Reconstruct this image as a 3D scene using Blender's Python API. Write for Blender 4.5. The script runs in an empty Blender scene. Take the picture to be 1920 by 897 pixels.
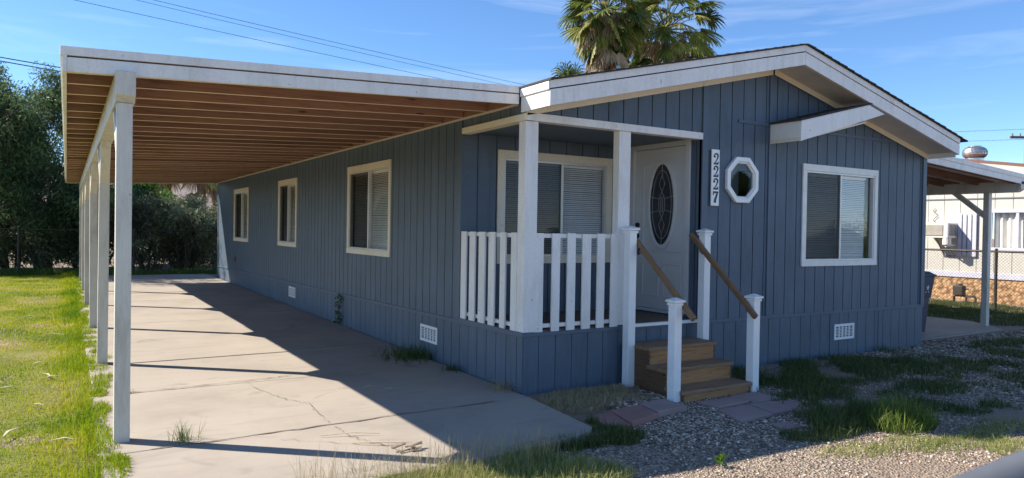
import bpy, bmesh, math, random
import numpy as np
from mathutils import Vector, Matrix, noise
random.seed(7); RNG = np.random.default_rng(11)
S = bpy.context.scene
COL = S.collection
R = math.radians

# ------------------------------------------------------------------ materials
def new_mat(name):
    m = bpy.data.materials.new(name); m.use_nodes = True
    nt = m.node_tree; nt.nodes.clear()
    out = nt.nodes.new('ShaderNodeOutputMaterial')
    b = nt.nodes.new('ShaderNodeBsdfPrincipled')
    nt.links.new(b.outputs[0], out.inputs[0])
    return m, nt, b, out
def N(nt, t, **kw):
    n = nt.nodes.new(t)
    for k, v in kw.items():
        if k in n.inputs: n.inputs[k].default_value = v
        else: setattr(n, k, v)
    return n
def noise_tex(nt, scale=(1, 1, 1), nscale=5, detail=4, rough=.55, coord='Object', dist=0):
    tc = N(nt, 'ShaderNodeTexCoord'); mp = N(nt, 'ShaderNodeMapping')
    mp.inputs['Scale'].default_value = scale
    nt.links.new(tc.outputs[coord], mp.inputs[0])
    n = N(nt, 'ShaderNodeTexNoise')
    n.inputs['Scale'].default_value = nscale; n.inputs['Detail'].default_value = detail
    n.inputs['Roughness'].default_value = rough; n.inputs['Distortion'].default_value = dist
    nt.links.new(mp.outputs[0], n.inputs['Vector'])
    return n.outputs['Fac']
def ramp(nt, fac, stops):
    r = N(nt, 'ShaderNodeValToRGB'); e = r.color_ramp.elements
    e[0].position, e[0].color = stops[0][0], (*stops[0][1], 1)
    e[1].position, e[1].color = stops[-1][0], (*stops[-1][1], 1)
    for p, c in stops[1:-1]:
        x = e.new(p); x.color = (*c, 1)
    nt.links.new(fac, r.inputs[0]); return r.outputs[0]
def mixc(nt, fac, a, b, mode='MIX'):
    m = N(nt, 'ShaderNodeMix', data_type='RGBA', blend_type=mode)
    for s, v in ((m.inputs[0], fac), (m.inputs[6], a), (m.inputs[7], b)):
        if isinstance(v, (int, float)): s.default_value = v
        elif isinstance(v, tuple): s.default_value = (*v, 1)
        else: nt.links.new(v, s)
    return m.outputs[2]
def bump(nt, b, h, strength=.3, dist=.01):
    n = N(nt, 'ShaderNodeBump'); n.inputs['Strength'].default_value = strength
    n.inputs['Distance'].default_value = dist
    nt.links.new(h, n.inputs['Height']); nt.links.new(n.outputs[0], b.inputs['Normal'])
def mul(c, k): return tuple(min(1, x*k) for x in c)

def paint(name, col, rough=.5, grain=(30, 30, 3), var=.10, chips=None, dirt=.0, bs=.25, stain=0, stc=(3, 3, .7)):
    """brushed house paint over wood: broad fading, fine grain, small chips of bare wood"""
    m, nt, b, o = new_mat(name)
    a = noise_tex(nt, (1, 1, 1), 1.6, 5)
    c = ramp(nt, a, [(.3, mul(col, 1-var)), (.7, mul(col, 1+var))])
    g = noise_tex(nt, grain, 3, 6, .6)
    c = mixc(nt, .5, c, ramp(nt, g, [(.3, (.80, .80, .80)), (.6, (1, 1, 1))]), 'MULTIPLY')
    if stain:                                                     # rain runs and rubbed in grime, patchy
        sn = noise_tex(nt, stc, 2.4, 7, .68, dist=.4)
        c = mixc(nt, stain, c, ramp(nt, sn, [(.36, (.62, .58, .52)), (.52, (1, 1, 1))]), 'MULTIPLY')
    if chips:
        k = noise_tex(nt, (1, 1, 1), 14, 6, .7)
        k2 = ramp(nt, k, [(.655, (0, 0, 0)), (.69, (1, 1, 1))])
        c = mixc(nt, k2, c, chips)
    nt.links.new(c, b.inputs['Base Color'])
    b.inputs['Roughness'].default_value = rough
    bump(nt, b, g, bs, .004)
    return m
def plain(name, col, rough=.5, metal=0, var=.08, sc=8):
    m, nt, b, o = new_mat(name)
    a = noise_tex(nt, (1, 1, 1), sc, 5)
    nt.links.new(ramp(nt, a, [(.3, mul(col, 1-var)), (.7, mul(col, 1+var))]), b.inputs['Base Color'])
    b.inputs['Roughness'].default_value = rough; b.inputs['Metallic'].default_value = metal
    return m
def wood(name, c1, c2, grain=(3, 40, 40), knots=True, rough=.75, edge=None):
    m, nt, b, o = new_mat(name)
    g = noise_tex(nt, grain, 1.2, 8, .65, dist=.6)
    c = ramp(nt, g, [(.3, c1), (.5, mul(c2, .9)), (.7, c2)])
    a = noise_tex(nt, (1, 1, 1), 1.1, 3)
    c = mixc(nt, .6, c, ramp(nt, a, [(.3, (.72, .70, .68)), (.7, (1.0, 1.0, 1.0))]), 'MULTIPLY')
    if edge:
        oi = N(nt, 'ShaderNodeObjectInfo')
        c = mixc(nt, 1.0, c, ramp(nt, oi.outputs['Random'], [(0, (.66, .62, .60)), (.5, (.9, .88, .86)), (1, (1.08, 1.04, 1.0))]), 'MULTIPLY')
        ws = noise_tex(nt, (.9, 3, 3), 1.6, 6, .7)
        c = mixc(nt, ramp(nt, ws, [(.58, (0, 0, 0)), (.72, (.7, .7, .7))]), c, mul(c1, .55))
    if knots:
        k = noise_tex(nt, tuple(max(1, x*.12) for x in grain), 3.0, 2)
        c = mixc(nt, ramp(nt, k, [(.70, (0, 0, 0)), (.76, (1, 1, 1))]), c, mul(c1, .35))
    if edge:                                                      # undersides lightened in the colour for light bounced up off the drive
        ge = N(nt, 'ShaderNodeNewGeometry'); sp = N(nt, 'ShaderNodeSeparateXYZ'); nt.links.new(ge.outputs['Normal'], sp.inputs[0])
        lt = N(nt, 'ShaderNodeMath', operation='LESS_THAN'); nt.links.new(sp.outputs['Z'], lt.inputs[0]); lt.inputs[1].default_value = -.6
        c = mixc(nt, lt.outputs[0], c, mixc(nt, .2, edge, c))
    nt.links.new(c, b.inputs['Base Color']); b.inputs['Roughness'].default_value = rough
    bump(nt, b, g, .3, .004)
    return m
def leafmat(name, stops, trans=.25, rough=.5, spec=.25):
    m, nt, b, o = new_mat(name)
    at = N(nt, 'ShaderNodeAttribute', attribute_name='rnd')
    c = ramp(nt, at.outputs['Fac'], stops)
    nt.links.new(c, b.inputs['Base Color']); b.inputs['Roughness'].default_value = rough
    b.inputs['Specular IOR Level'].default_value = spec
    t = N(nt, 'ShaderNodeBsdfTranslucent'); nt.links.new(c, t.inputs['Color'])
    mx = N(nt, 'ShaderNodeMixShader'); mx.inputs[0].default_value = trans
    nt.links.new(b.outputs[0], mx.inputs[1]); nt.links.new(t.outputs[0], mx.inputs[2])
    nt.links.new(mx.outputs[0], o.inputs[0])
    return m
def glassmat(name, gain=1.0, tint=(1, 1, 1)):
    m = bpy.data.materials.new(name); m.use_nodes = True; nt = m.node_tree; nt.nodes.clear()
    o = N(nt, 'ShaderNodeOutputMaterial'); g = N(nt, 'ShaderNodeBsdfGlossy'); g.inputs['Roughness'].default_value = .015
    t = N(nt, 'ShaderNodeBsdfTransparent'); t.inputs['Color'].default_value = (*tint, 1)
    ge = N(nt, 'ShaderNodeNewGeometry'); dp = N(nt, 'ShaderNodeVectorMath', operation='DOT_PRODUCT')   # Schlick, the same from both sides of the pane
    nt.links.new(ge.outputs['Incoming'], dp.inputs[0]); nt.links.new(ge.outputs['Normal'], dp.inputs[1])
    def mth(op, a, b_=None, clamp=False):
        q = N(nt, 'ShaderNodeMath', operation=op); q.use_clamp = clamp
        for s_, v in ((q.inputs[0], a), (q.inputs[1], b_)):
            if v is None: continue
            if isinstance(v, (int, float)): s_.default_value = v
            else: nt.links.new(v, s_)
        return q.outputs[0]
    ca = mth('SUBTRACT', 1.0, mth('ABSOLUTE', dp.outputs['Value']), True)
    k = N(nt, 'ShaderNodeMath', operation='MULTIPLY'); k.inputs[1].default_value = gain; k.use_clamp = True
    nt.links.new(mth('ADD', .045, mth('MULTIPLY', .95, mth('POWER', ca, 5.0))), k.inputs[0])
    n = noise_tex(nt, (1, 1, 1), 1.5, 1)
    bp = N(nt, 'ShaderNodeBump'); bp.inputs['Strength'].default_value = .02; bp.inputs['Distance'].default_value = .02
    nt.links.new(n, bp.inputs['Height']); nt.links.new(bp.outputs[0], g.inputs['Normal'])
    mx = N(nt, 'ShaderNodeMixShader'); nt.links.new(k.outputs[0], mx.inputs[0])
    nt.links.new(t.outputs[0], mx.inputs[1]); nt.links.new(g.outputs[0], mx.inputs[2]); nt.links.new(mx.outputs[0], o.inputs[0])
    return m
def screenmat(name):
    m = bpy.data.materials.new(name); m.use_nodes = True; nt = m.node_tree; nt.nodes.clear()
    o = N(nt, 'ShaderNodeOutputMaterial'); d = N(nt, 'ShaderNodeBsdfDiffuse'); d.inputs['Color'].default_value = (.018, .018, .02, 1)
    t = N(nt, 'ShaderNodeBsdfTransparent')
    mx = N(nt, 'ShaderNodeMixShader'); mx.inputs[0].default_value = .55
    nt.links.new(t.outputs[0], mx.inputs[1]); nt.links.new(d.outputs[0], mx.inputs[2]); nt.links.new(mx.outputs[0], o.inputs[0])
    return m

M = {}
BLUE = (.086, .122, .168)
M['blue'] = paint('blue siding paint', BLUE, .55, (26, 26, 2.2), .12, mul(BLUE, 1.25), bs=.45, stain=.42, stc=(4, 4, .5))
M['blue_trim'] = paint('blue trim paint', mul(BLUE, .97), .5, (8, 8, 3), .06)
M['white'] = paint('white trim paint', (.84, .81, .77), .45, (18, 18, 18), .05, (.42, .36, .28), bs=.2, stain=.3)
M['post'] = paint('post paint', (.66, .615, .54), .5, (34, 34, 2), .07, (.36, .29, .2), bs=.35, stain=.5)
M['cream'] = paint('cream paint', (.82, .72, .54), .5, (16, 16, 16), .05)
M['soffit'] = paint('soffit paint', (.66, .64, .60), .6, (12, 2, 12), .1)
M['vinyl'] = plain('white vinyl', (.85, .85, .84), .28, 0, .03)
M['winframe'] = plain('window frame', (.80, .78, .73), .4, 0, .06)
M['wincream'] = paint('weathered cream window trim', (.78, .69, .54), .5, (14, 14, 14), .07, (.5, .4, .28))
M['alu'] = plain('aluminium sash', (.62, .60, .56), .35, .3, .05)
M['door'] = plain('door paint', (.62, .62, .62), .35, 0, .03, 3)
M['black'] = plain('black metal', (.015, .015, .016), .4, .3)
M['digit'] = plain('digit', (.012, .012, .014), .4)
M['lead'] = plain('lead came', (.42, .42, .44), .4, .4)
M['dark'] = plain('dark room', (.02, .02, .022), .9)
M['slate'] = plain('bluish reflection panel', (.16, .20, .27), .9)  # panel colour stands in for the bluish reflection in the octagon glass
M['blind'] = plain('blind slats', (.84, .84, .81), .5, 0, .03)
M['glass'] = glassmat('window glass', .95)
M['darkglass'] = plain('dark door glass', (.014, .014, .018), .12, 0, .3, 12)
M['screen'] = screenmat('insect screen')
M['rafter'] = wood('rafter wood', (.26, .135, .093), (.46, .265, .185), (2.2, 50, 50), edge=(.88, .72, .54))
M['deckroof'] = wood('roof plywood', (.11, .055, .037), (.19, .10, .067), (2.0, 20, 20))
M['step'] = wood('stained step wood', (.16, .07, .026), (.47, .235, .095), (2.5, 40, 40), True, .6)
M['stepside'] = wood('dark stringer wood', (.07, .035, .018), (.16, .08, .038), (2.5, 4, 40), True, .7)
M['steptread'] = wood('worn tread wood', (.14, .082, .046), (.34, .205, .115), (2.5, 40, 40), True, .7)
M['handrail'] = wood('handrail wood', (.15, .08, .038), (.27, .155, .075), (30, 3, 3), False, .5)
M['floor'] = wood('porch floor', (.10, .06, .045), (.17, .11, .085), (2, 30, 30), False, .6)
M['shingle'] = paint('shingles', (.045, .040, .038), .9, (30, 30, 30), .3, bs=.8)
M['bin'] = plain('bin plastic', (.018, .035, .075), .45, 0, .12)
M['neigh'] = paint('cream neighbour siding', (.52, .495, .445), .6, (10, 10, 2), .05)
M['shutter'] = plain('lavender shutter', (.50, .50, .58), .6)
M['curtain'] = plain('curtain', (.80, .78, .72), .8)
M['grey'] = plain('grey metal', (.20, .20, .20), .5, .4)
M['tubemetal'] = plain('gunmetal', (.13, .14, .16), .45, .3, .15)
M['fence'] = plain('rusty dark fence steel', (.05, .042, .036), .6, .4, .3)
M['turbine'] = plain('turbine metal', (.55, .53, .50), .3, .9)
M['acplastic'] = plain('ac casing', (.68, .63, .55), .5)
M['acgrill'] = plain('ac grille', (.20, .17, .13), .6)
M['brown'] = plain('brown fascia', (.16, .07, .05), .6)
M['wire'] = plain('cable', (.012, .012, .014), .6)
M['pole'] = wood('pole wood', (.12, .08, .06), (.2, .14, .1), (30, 30, 2), False)
M['pvc'] = plain('emblem', (.6, .62, .65), .5)
M['petiole'] = plain('petiole', (.16, .15, .06), .6)
M['bark'] = paint('bark', (.085, .065, .05), .9, (20, 20, 3), .3, bs=1)
M['palmbark'] = paint('palm bark', (.17, .12, .085), .9, (6, 6, 30), .3, bs=1)
M['palescrap'] = plain('bleached frond', (.50, .43, .30), .8, 0, .15)
M['straw'] = plain('straw', (.52, .42, .26), .8, 0, .2)

def stonemat():
    m, nt, b, o = new_mat('gravel stones')
    at = N(nt, 'ShaderNodeAttribute', attribute_name='rnd')
    c = ramp(nt, at.outputs['Fac'], [(0, (.07, .05, .042)), (.3, (.19, .135, .105)), (.65, (.38, .295, .215)), (.9, (.60, .485, .365)), (1, (.75, .68, .58))])
    nt.links.new(c, b.inputs['Base Color']); b.inputs['Roughness'].default_value = .85
    return m
M['stone'] = stonemat()
def gravelmat():
    m, nt, b, o = new_mat('gravel ground')
    tc = N(nt, 'ShaderNodeTexCoord')
    v = N(nt, 'ShaderNodeTexVoronoi'); v.inputs['Scale'].default_value = 55
    nt.links.new(tc.outputs['Object'], v.inputs['Vector'])
    bw = N(nt, 'ShaderNodeRGBToBW'); nt.links.new(v.outputs['Color'], bw.inputs[0])
    c = ramp(nt, bw.outputs[0], [(.1, (.10, .072, .055)), (.5, (.26, .203, .152)), (.9, (.50, .41, .31))])
    big = noise_tex(nt, (1, 1, 1), .7, 6)
    c = mixc(nt, ramp(nt, big, [(.42, (0, 0, 0)), (.62, (1, 1, 1))]), c, (.27, .195, .14))
    nt.links.new(c, b.inputs['Base Color']); b.inputs['Roughness'].default_value = .95
    bump(nt, b, v.outputs['Distance'], .9, .02)
    return m
M['gravel'] = gravelmat()
def soilmat():
    m, nt, b, o = new_mat('lawn soil')
    n = noise_tex(nt, (1, 1, 1), 1.4, 6)
    c = ramp(nt, n, [(.35, (.13, .15, .02)), (.55, (.24, .23, .05)), (.7, (.34, .27, .13))])
    f = noise_tex(nt, (1, 1, 1), 60, 3)
    c = mixc(nt, .7, c, ramp(nt, f, [(.3, (.5, .5, .5)), (.7, (1, 1, 1))]), 'MULTIPLY')
    nt.links.new(c, b.inputs['Base Color']); b.inputs['Roughness'].default_value = 1
    bump(nt, b, f, .8, .02)
    return m
M['soil'] = soilmat()
def concretemat(name='concrete', base=(.375, .325, .270)):
    m, nt, b, o = new_mat(name)
    n = noise_tex(nt, (1, 1, 1), .9, 8, .62)
    c = ramp(nt, n, [(.28, mul(base, .80)), (.5, base), (.75, mul(base, 1.12))])
    st = noise_tex(nt, (.8, 6, 1), 1.0, 6, .6, dist=.8)          # trowel streaks and water stains across the drive
    c = mixc(nt, ramp(nt, st, [(.56, (0, 0, 0)), (.75, (.55, .55, .55))]), c, mul(base, .66))
    f = noise_tex(nt, (1, 1, 1), 130, 3)
    c = mixc(nt, .5, c, ramp(nt, f, [(.3, (.78, .78, .78)), (.65, (1, 1, 1))]), 'MULTIPLY')
    ol = noise_tex(nt, (1, 1, 1), 1.7, 3, .5, dist=1.2)
    c = mixc(nt, ramp(nt, ol, [(.63, (0, 0, 0)), (.72, (.45, .45, .45))]), c, mul(base, .5))
    sp = noise_tex(nt, (1, 1, 1), 22, 5, .7)
    c = mixc(nt, ramp(nt, sp, [(.69, (0, 0, 0)), (.74, (.7, .7, .7))]), c, mul(base, .45))
    nt.links.new(c, b.inputs['Base Color']); b.inputs['Roughness'].default_value = .85
    bump(nt, b, f, .25, .004)
    return m
M['concrete'] = concretemat()
M['crack'] = plain('crack', (.13, .10, .078), 1, 0, .4, 30)
M['paver_red'] = paint('red paver', (.33, .175, .15), .9, (60, 60, 60), .18, bs=.5)
M['paver_grey'] = paint('greyish pink paver', (.33, .235, .215), .9, (60, 60, 60), .18, bs=.5)
def stoneskirt():
    m, nt, b, o = new_mat('stone skirting')
    tc = N(nt, 'ShaderNodeTexCoord')
    v = N(nt, 'ShaderNodeTexVoronoi'); v.inputs['Scale'].default_value = 11
    nt.links.new(tc.outputs['Object'], v.inputs['Vector'])
    c = ramp(nt, v.outputs['Distance'], [(.0, (.50, .32, .17)), (.45, (.42, .255, .13)), (.75, (.20, .11, .055))])
    nt.links.new(c, b.inputs['Base Color']); b.inputs['Roughness'].default_value = .95
    bump(nt, b, v.outputs['Distance'], 1.0, -.03)
    return m
M['skirtstone'] = stoneskirt()
def hillmat():
    m, nt, b, o = new_mat('hill rock')
    n = noise_tex(nt, (1, 1, 1), .03, 8)
    nt.links.new(ramp(nt, n, [(.35, (.22, .17, .15)), (.65, (.36, .29, .26))]), b.inputs['Base Color']); b.inputs['Roughness'].default_value = 1
    return m
M['hill'] = hillmat()
M['lawn'] = leafmat('lawn blades', [(0, (.12, .22, .010)), (.38, (.28, .37, .012)), (.68, (.45, .44, .020)), (.86, (.55, .45, .08)), (1, (.62, .50, .26))], .4, .6, .08)
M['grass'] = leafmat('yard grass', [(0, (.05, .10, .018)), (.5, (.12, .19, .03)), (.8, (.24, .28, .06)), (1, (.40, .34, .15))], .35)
M['shade_grass'] = leafmat('shaded yard grass', [(0, (.04, .07, .018)), (.5, (.085, .125, .03)), (.8, (.15, .17, .055)), (1, (.34, .28, .15))], .3)  # yard grass again, with shade mixed into darker blade colours
M['litgrass'] = leafmat('sunlit yard grass', [(0, (.07, .13, .02)), (.5, (.20, .26, .05)), (.8, (.38, .38, .13)), (1, (.55, .48, .27))], .35)  # lit copy of the yard grass, sunlight mixed into paler blade colours
M['drygrass'] = leafmat('dry grass', [(0, (.30, .235, .13)), (.6, (.50, .40, .24)), (1, (.20, .21, .07))], .25)
M['leaf_dark'] = leafmat('dark willow leaves', [(0, (.045, .080, .040)), (.5, (.108, .172, .075)), (.85, (.21, .29, .105)), (1, (.29, .36, .14))], .45)
M['leaf_grey'] = leafmat('grey olive leaves', [(0, (.07, .082, .052)), (.5, (.20, .23, .13)), (.85, (.33, .36, .21)), (1, (.40, .41, .28))], .4)
M['leaf_bright'] = leafmat('bright leaves', [(0, (.04, .09, .012)), (.5, (.10, .19, .025)), (1, (.2, .3, .05))], .4)
M['palm_green'] = leafmat('palm leaf', [(0, (.035, .06, .014)), (.4, (.10, .14, .028)), (.75, (.23, .26, .05)), (1, (.42, .37, .13))], .28, .4)
M['palm_dead'] = leafmat('dead palm leaf', [(0, (.15, .10, .055)), (.5, (.34, .25, .14)), (1, (.52, .41, .26))], .2)
M['weed'] = leafmat('weed', [(0, (.03, .07, .014)), (1, (.10, .16, .04))], .3)

# ------------------------------------------------------------------ object helpers
def thing(name, label, cat, loc=(0, 0, 0), group=None, kind=None):
    o = bpy.data.objects.new(name, None); COL.objects.link(o); o.location = loc
    o['label'] = label; o['category'] = cat
    if group: o['group'] = group
    if kind: o['kind'] = kind
    o.empty_display_size = .2
    return o
def tag(o, label, cat, group=None):
    o['label'] = label; o['category'] = cat
    if group: o['group'] = group
    return o
def rootloc(o):
    v = Vector((0, 0, 0))
    while o is not None: v += o.location; o = o.parent
    return v
ID = lambda u, n, z: (u, n, z)
class MB:
    def __init__(s): s.v = []; s.f = []
    def add(s, vs, fs):
        k = len(s.v); s.v += [tuple(v) for v in vs]; s.f += [tuple(i+k for i in f) for f in fs]
    def hexa(s, c8):
        s.add(c8, [(0, 3, 2, 1), (4, 5, 6, 7), (0, 1, 5, 4), (1, 2, 6, 5), (2, 3, 7, 6), (3, 0, 4, 7)])
    def box(s, x0, x1, y0, y1, z0, z1, T=ID):
        s.hexa([T(*p) for p in ((x0, y0, z0), (x1, y0, z0), (x1, y1, z0), (x0, y1, z0), (x0, y0, z1), (x1, y0, z1), (x1, y1, z1), (x0, y1, z1))])
        return s
    def slope(s, x0, x1, y0, y1, zb0, zb1, zt0, zt1, T=ID):
        """box whose bottom/top heights differ at x0 and x1"""
        s.hexa([T(*p) for p in ((x0, y0, zb0), (x1, y0, zb1), (x1, y1, zb1), (x0, y1, zb0), (x0, y0, zt0), (x1, y0, zt1), (x1, y1, zt1), (x0, y1, zt0))])
        return s
    def prism(s, poly, d0, d1, T):
        """poly of (u,z), extruded from n=d0 to n=d1"""
        n = len(poly)
        s.add([T(u, d0, z) for u, z in poly]+[T(u, d1, z) for u, z in poly],
              [tuple(range(n)), tuple(range(2*n-1, n-1, -1))]+[(i, n+i, n+(i+1) % n, (i+1) % n) for i in range(n)])
        return s
    def ring(s, outer, inner, d0, d1, T):
        n = len(outer)
        vs = [T(u, d0, z) for u, z in outer]+[T(u, d0, z) for u, z in inner]+[T(u, d1, z) for u, z in outer]+[T(u, d1, z) for u, z in inner]
        fs = []
        for i in range(n):
            j = (i+1) % n
            fs += [(i, j, n+j, n+i), (2*n+i, 3*n+i, 3*n+j, 2*n+j), (i, 2*n+i, 2*n+j, j), (n+i, n+j, 3*n+j, 3*n+i)]
        s.add(vs, fs); return s
    def tube(s, pts, r, n=8, cap=True):
        pts = [Vector(p) for p in pts]
        rr = r if isinstance(r, (list, tuple)) else [r]*len(pts)
        up = Vector((0, 0, 1)); vs = []; fs = []
        for i, p in enumerate(pts):
            d = (pts[min(i+1, len(pts)-1)]-pts[max(i-1, 0)]).normalized()
            a = d.cross(up if abs(d.z) < .95 else Vector((1, 0, 0))).normalized(); b = d.cross(a)
            for k in range(n):
                t = 2*math.pi*k/n
                vs.append(p+(a*math.cos(t)+b*math.sin(t))*rr[i])
        for i in range(len(pts)-1):
            for k in range(n):
                q = (k+1) % n
                fs.append((i*n+k, i*n+q, (i+1)*n+q, (i+1)*n+k))
        if cap: fs += [tuple(range(n)), tuple(range(len(pts)*n-1, (len(pts)-1)*n-1, -1))]
        s.add(vs, fs); return s
    def bar(s, a, b, w, h, up=(0, 0, 1)):
        a, b = Vector(a), Vector(b); d = (b-a).normalized(); u = Vector(up)
        sd = d.cross(u).normalized(); u = sd.cross(d).normalized()
        c = [p+sd*x*w/2+u*y*h/2 for p in (a, b) for x, y in ((-1, -1), (1, -1), (1, 1), (-1, 1))]
        s.hexa(c); return s
    def build(s, name, mat, parent=None, bevel=0, smooth=False, kind=None):
        off = rootloc(parent) if parent else Vector((0, 0, 0))
        me = bpy.data.meshes.new(name)
        me.from_pydata([(v[0]-off.x, v[1]-off.y, v[2]-off.z) for v in s.v], [], s.f)
        bm = bmesh.new(); bm.from_mesh(me); bmesh.ops.recalc_face_normals(bm, faces=bm.faces); bm.to_mesh(me); bm.free()
        me.materials.append(M[mat] if isinstance(mat, str) else mat)
        o = bpy.data.objects.new(name, me); COL.objects.link(o)
        if parent: o.parent = parent
        if kind: o['kind'] = kind
        if smooth:
            for p in me.polygons: p.use_smooth = True
        if bevel:
            b = o.modifiers.new('bevel', 'BEVEL'); b.width = bevel; b.segments = 2; b.limit_method = 'ANGLE'
        return o
def np_mesh(name, verts, faces, mat, parent=None, rnd=None, kind=None):
    """verts (n,3); faces (m,k) with constant k; rnd per-vertex float attribute"""
    off = np.array(rootloc(parent)) if parent else np.zeros(3)
    me = bpy.data.meshes.new(name); m, k = faces.shape
    me.vertices.add(len(verts)); me.vertices.foreach_set('co', (verts-off).astype(np.float32).ravel())
    me.loops.add(m*k); me.loops.foreach_set('vertex_index', faces.astype(np.int32).ravel())
    me.polygons.add(m); me.polygons.foreach_set('loop_start', np.arange(0, m*k, k, dtype=np.int32))
    me.update(calc_edges=True)
    if rnd is not None:
        a = me.attributes.new('rnd', 'FLOAT', 'POINT'); a.data.foreach_set('value', rnd.astype(np.float32))
    me.materials.append(M[mat] if isinstance(mat, str) else mat)
    o = bpy.data.objects.new(name, me); COL.objects.link(o)
    if parent: o.parent = parent
    if kind: o['kind'] = kind
    return o
def copy_tree(o, parent=None, dloc=(0, 0, 0)):
    c = o.copy(); COL.objects.link(c); c.parent = parent
    c.location = o.location+Vector(dloc)
    for ch in list(o.children): copy_tree(ch, c)
    return c
def Tfront(y0): return lambda u, n, z: (u, y0-n, z)          # wall facing the street, u to the viewer's right
def Tleft(x0): return lambda u, n, z: (x0-n, -u, z)           # wall facing -x, u = -y
def smooth(t): t = min(1, max(0, t)); return t*t*(3-2*t)
def gz(x, y):
    z = -.025+.003*min(20, max(0, y))
    z -= (.035*min(3, max(0, -y)))*smooth((x+2.2)/2.2)
    if x > 7: z -= .03*smooth((x-7)/1.5)
    return z

# ------------------------------------------------------------------ the mobile home
W, L, D, P = 7.1, 16.75, 2.41, 1.32
home = thing('mobile_home', 'long blue mobile home with white trim, gabled front and a recessed corner porch', 'house')
def Rk(x): return .2355*(3.627-abs(x-3.627))
def siding(mb, T, u0, u1, zlo, zhi, openings=(), pitch=.203, phase=0, depth=.035, g=.014, gd=.014):
    zl = zlo if callable(zlo) else (lambda u: zlo)
    zh = zhi if callable(zhi) else (lambda u: zhi)
    cuts = {u0, u1}; k = math.floor((u0-phase)/pitch)
    gro = []
    while phase+k*pitch < u1:
        a = phase+k*pitch
        if a-g/2 > u0 and a+g/2 < u1: cuts |= {a-g/2, a+g/2}; gro.append((a-g/2, a+g/2))
        k += 1
    for o in openings: cuts |= {max(u0, o[0]), min(u1, o[1])}
    cs = sorted(cuts)
    for a, b in zip(cs, cs[1:]):
        if b-a < 1e-5: continue
        mid = (a+b)/2; isg = any(p < mid < q for p, q in gro)
        iv = [(None, None)]
        for o in openings:
            if o[0] < mid < o[1]: iv = [(None, o[2]), (o[3], None)]
        n1 = -gd if isg else 0
        for lo, hi in iv:
            mb.slope(a, b, -depth, n1, zl(a) if lo is None else lo, zl(b) if lo is None else lo,
                     zh(a) if hi is None else hi, zh(b) if hi is None else hi, T)
    return mb
F0 = Tfront(0); FP = Tfront(P); LX = Tleft(0); LD = Tleft(D)
wtop = lambda x: 2.785+Rk(x)
FW = (4.225, 5.868, 1.189, 2.513)      # front window
OC = (3.072, 2.24, .272)               # octagon centre, half width
mb = siding(MB(), F0, D+.09, W-.09, .585, wtop, [(FW[0]+.05, FW[1]-.05, FW[2]+.05, FW[3]-.05), (OC[0]-.19, OC[0]+.19, OC[1]-.19, OC[1]+.19)], phase=2.70)
mb.build('wall', 'blue', home)
siding(MB(), F0, .0, D, 2.752, wtop, phase=.22).build('wall', 'blue', home)
BW = (.463, 2.172, 1.20, 2.534)
siding(MB(), FP, .0, D, .60, 2.72, [(BW[0]+.05, BW[1]-.05, BW[2]+.05, BW[3]-.05)], pitch=.25, phase=.2).build('wall', 'blue', home)
LWIN = [(3.40, 5.194), (8.17, 9.59), (12.54, 14.32)]; wzb, wzt = 1.195, 2.548
siding(MB(), LX, -L, -P+.0005, lambda u: .555+.0102*u, 2.962, [(-b+.05, -a-.05, wzb+.05, wzt-.05) for a, b in LWIN], phase=-P).build('wall', 'blue', home)
siding(MB(), LX, -P, -.045, 2.742, 2.962, phase=-1.1).build('wall', 'blue', home)
siding(MB(), LD, -P, -.0, .60, 2.72, [(-1.17, -.2, .65, 2.70)], phase=-.08).build('wall', 'blue', home)
b = MB(); b.box(W-.035, W, .035, L, 0, 2.78); b.build('wall', 'blue', home)
b = MB(); b.slope(0.036, 3.627, L-.035, L, 0, 0, wtop(0), wtop(3.627)); b.slope(3.627, W-.036, L-.035, L, 0, 0, wtop(3.627), wtop(W)); b.build('wall', 'blue', home)
# skirting
sk = lambda u: .545
siding(MB(), Tfront(-.004), .012, W-.012, -.16, .548, phase=.19, pitch=.203, g=.009, gd=.007).build('skirting', 'blue', home)
siding(MB(), Tleft(.004), -L, -.004, -.16, lambda u: .545+.0102*u, phase=-.11, g=.010, gd=.009).build('skirting', 'blue', home)
b = MB(); b.slope(-L, -P, -.02, .016, .545-.0102*L, .545-.0102*P, .585-.0102*L, .585-.0102*P, LX)
b.slope(-P, .016, -.02, .0165, .545-.0102*P, .545, .592, .592, LX); b.build('skirting_trim', 'blue_trim', home, .003)
b = MB(); b.box(.0, W+.012, -.02, .014, .548, .588, F0); b.build('skirting_trim', 'blue_trim', home, .003)
# flat blue battens: porch corner, middle seam, right corner, belt
b = MB(); b.box(D, D+.09, -.035, .018, .588, wtop(D), F0); b.build('corner_trim', 'blue_trim', home, .003)
b = MB(); b.box(3.56, 3.60, 0, .017, .588, wtop(3.58), F0); b.build('seam_trim', 'blue_trim', home, .003)
b = MB(); b.box(W-.09, W+.004, -.035, .020, .588, wtop(W-.05), F0); b.build('corner_trim', 'blue_trim', home, .003)
b = MB(); b.box(D+.60, 3.56, 0, .013, 2.925, 2.962, F0); b.box(3.60, 6.28, 0, .013, 2.925, 2.962, F0); b.build('belt_trim', 'blue_trim', home, .002)
b = MB(); b.box(-1.42, -P, -.03, .012, .55, 2.83, LX); b.build('corner_trim', 'blue_trim', home, .003)
b = MB(); b.box(-L-.01, -L+.09, -.03, .014, -.05, 2.80, LX); b.build('corner_trim', 'blue_trim', home, .003)
for u_ in (3.628, 4.86, 5.96): MB().box(u_, u_+.014, 0, .006, -.1, .545, Tfront(-.004)).build('skirting_seam', 'blue_trim', home)
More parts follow.
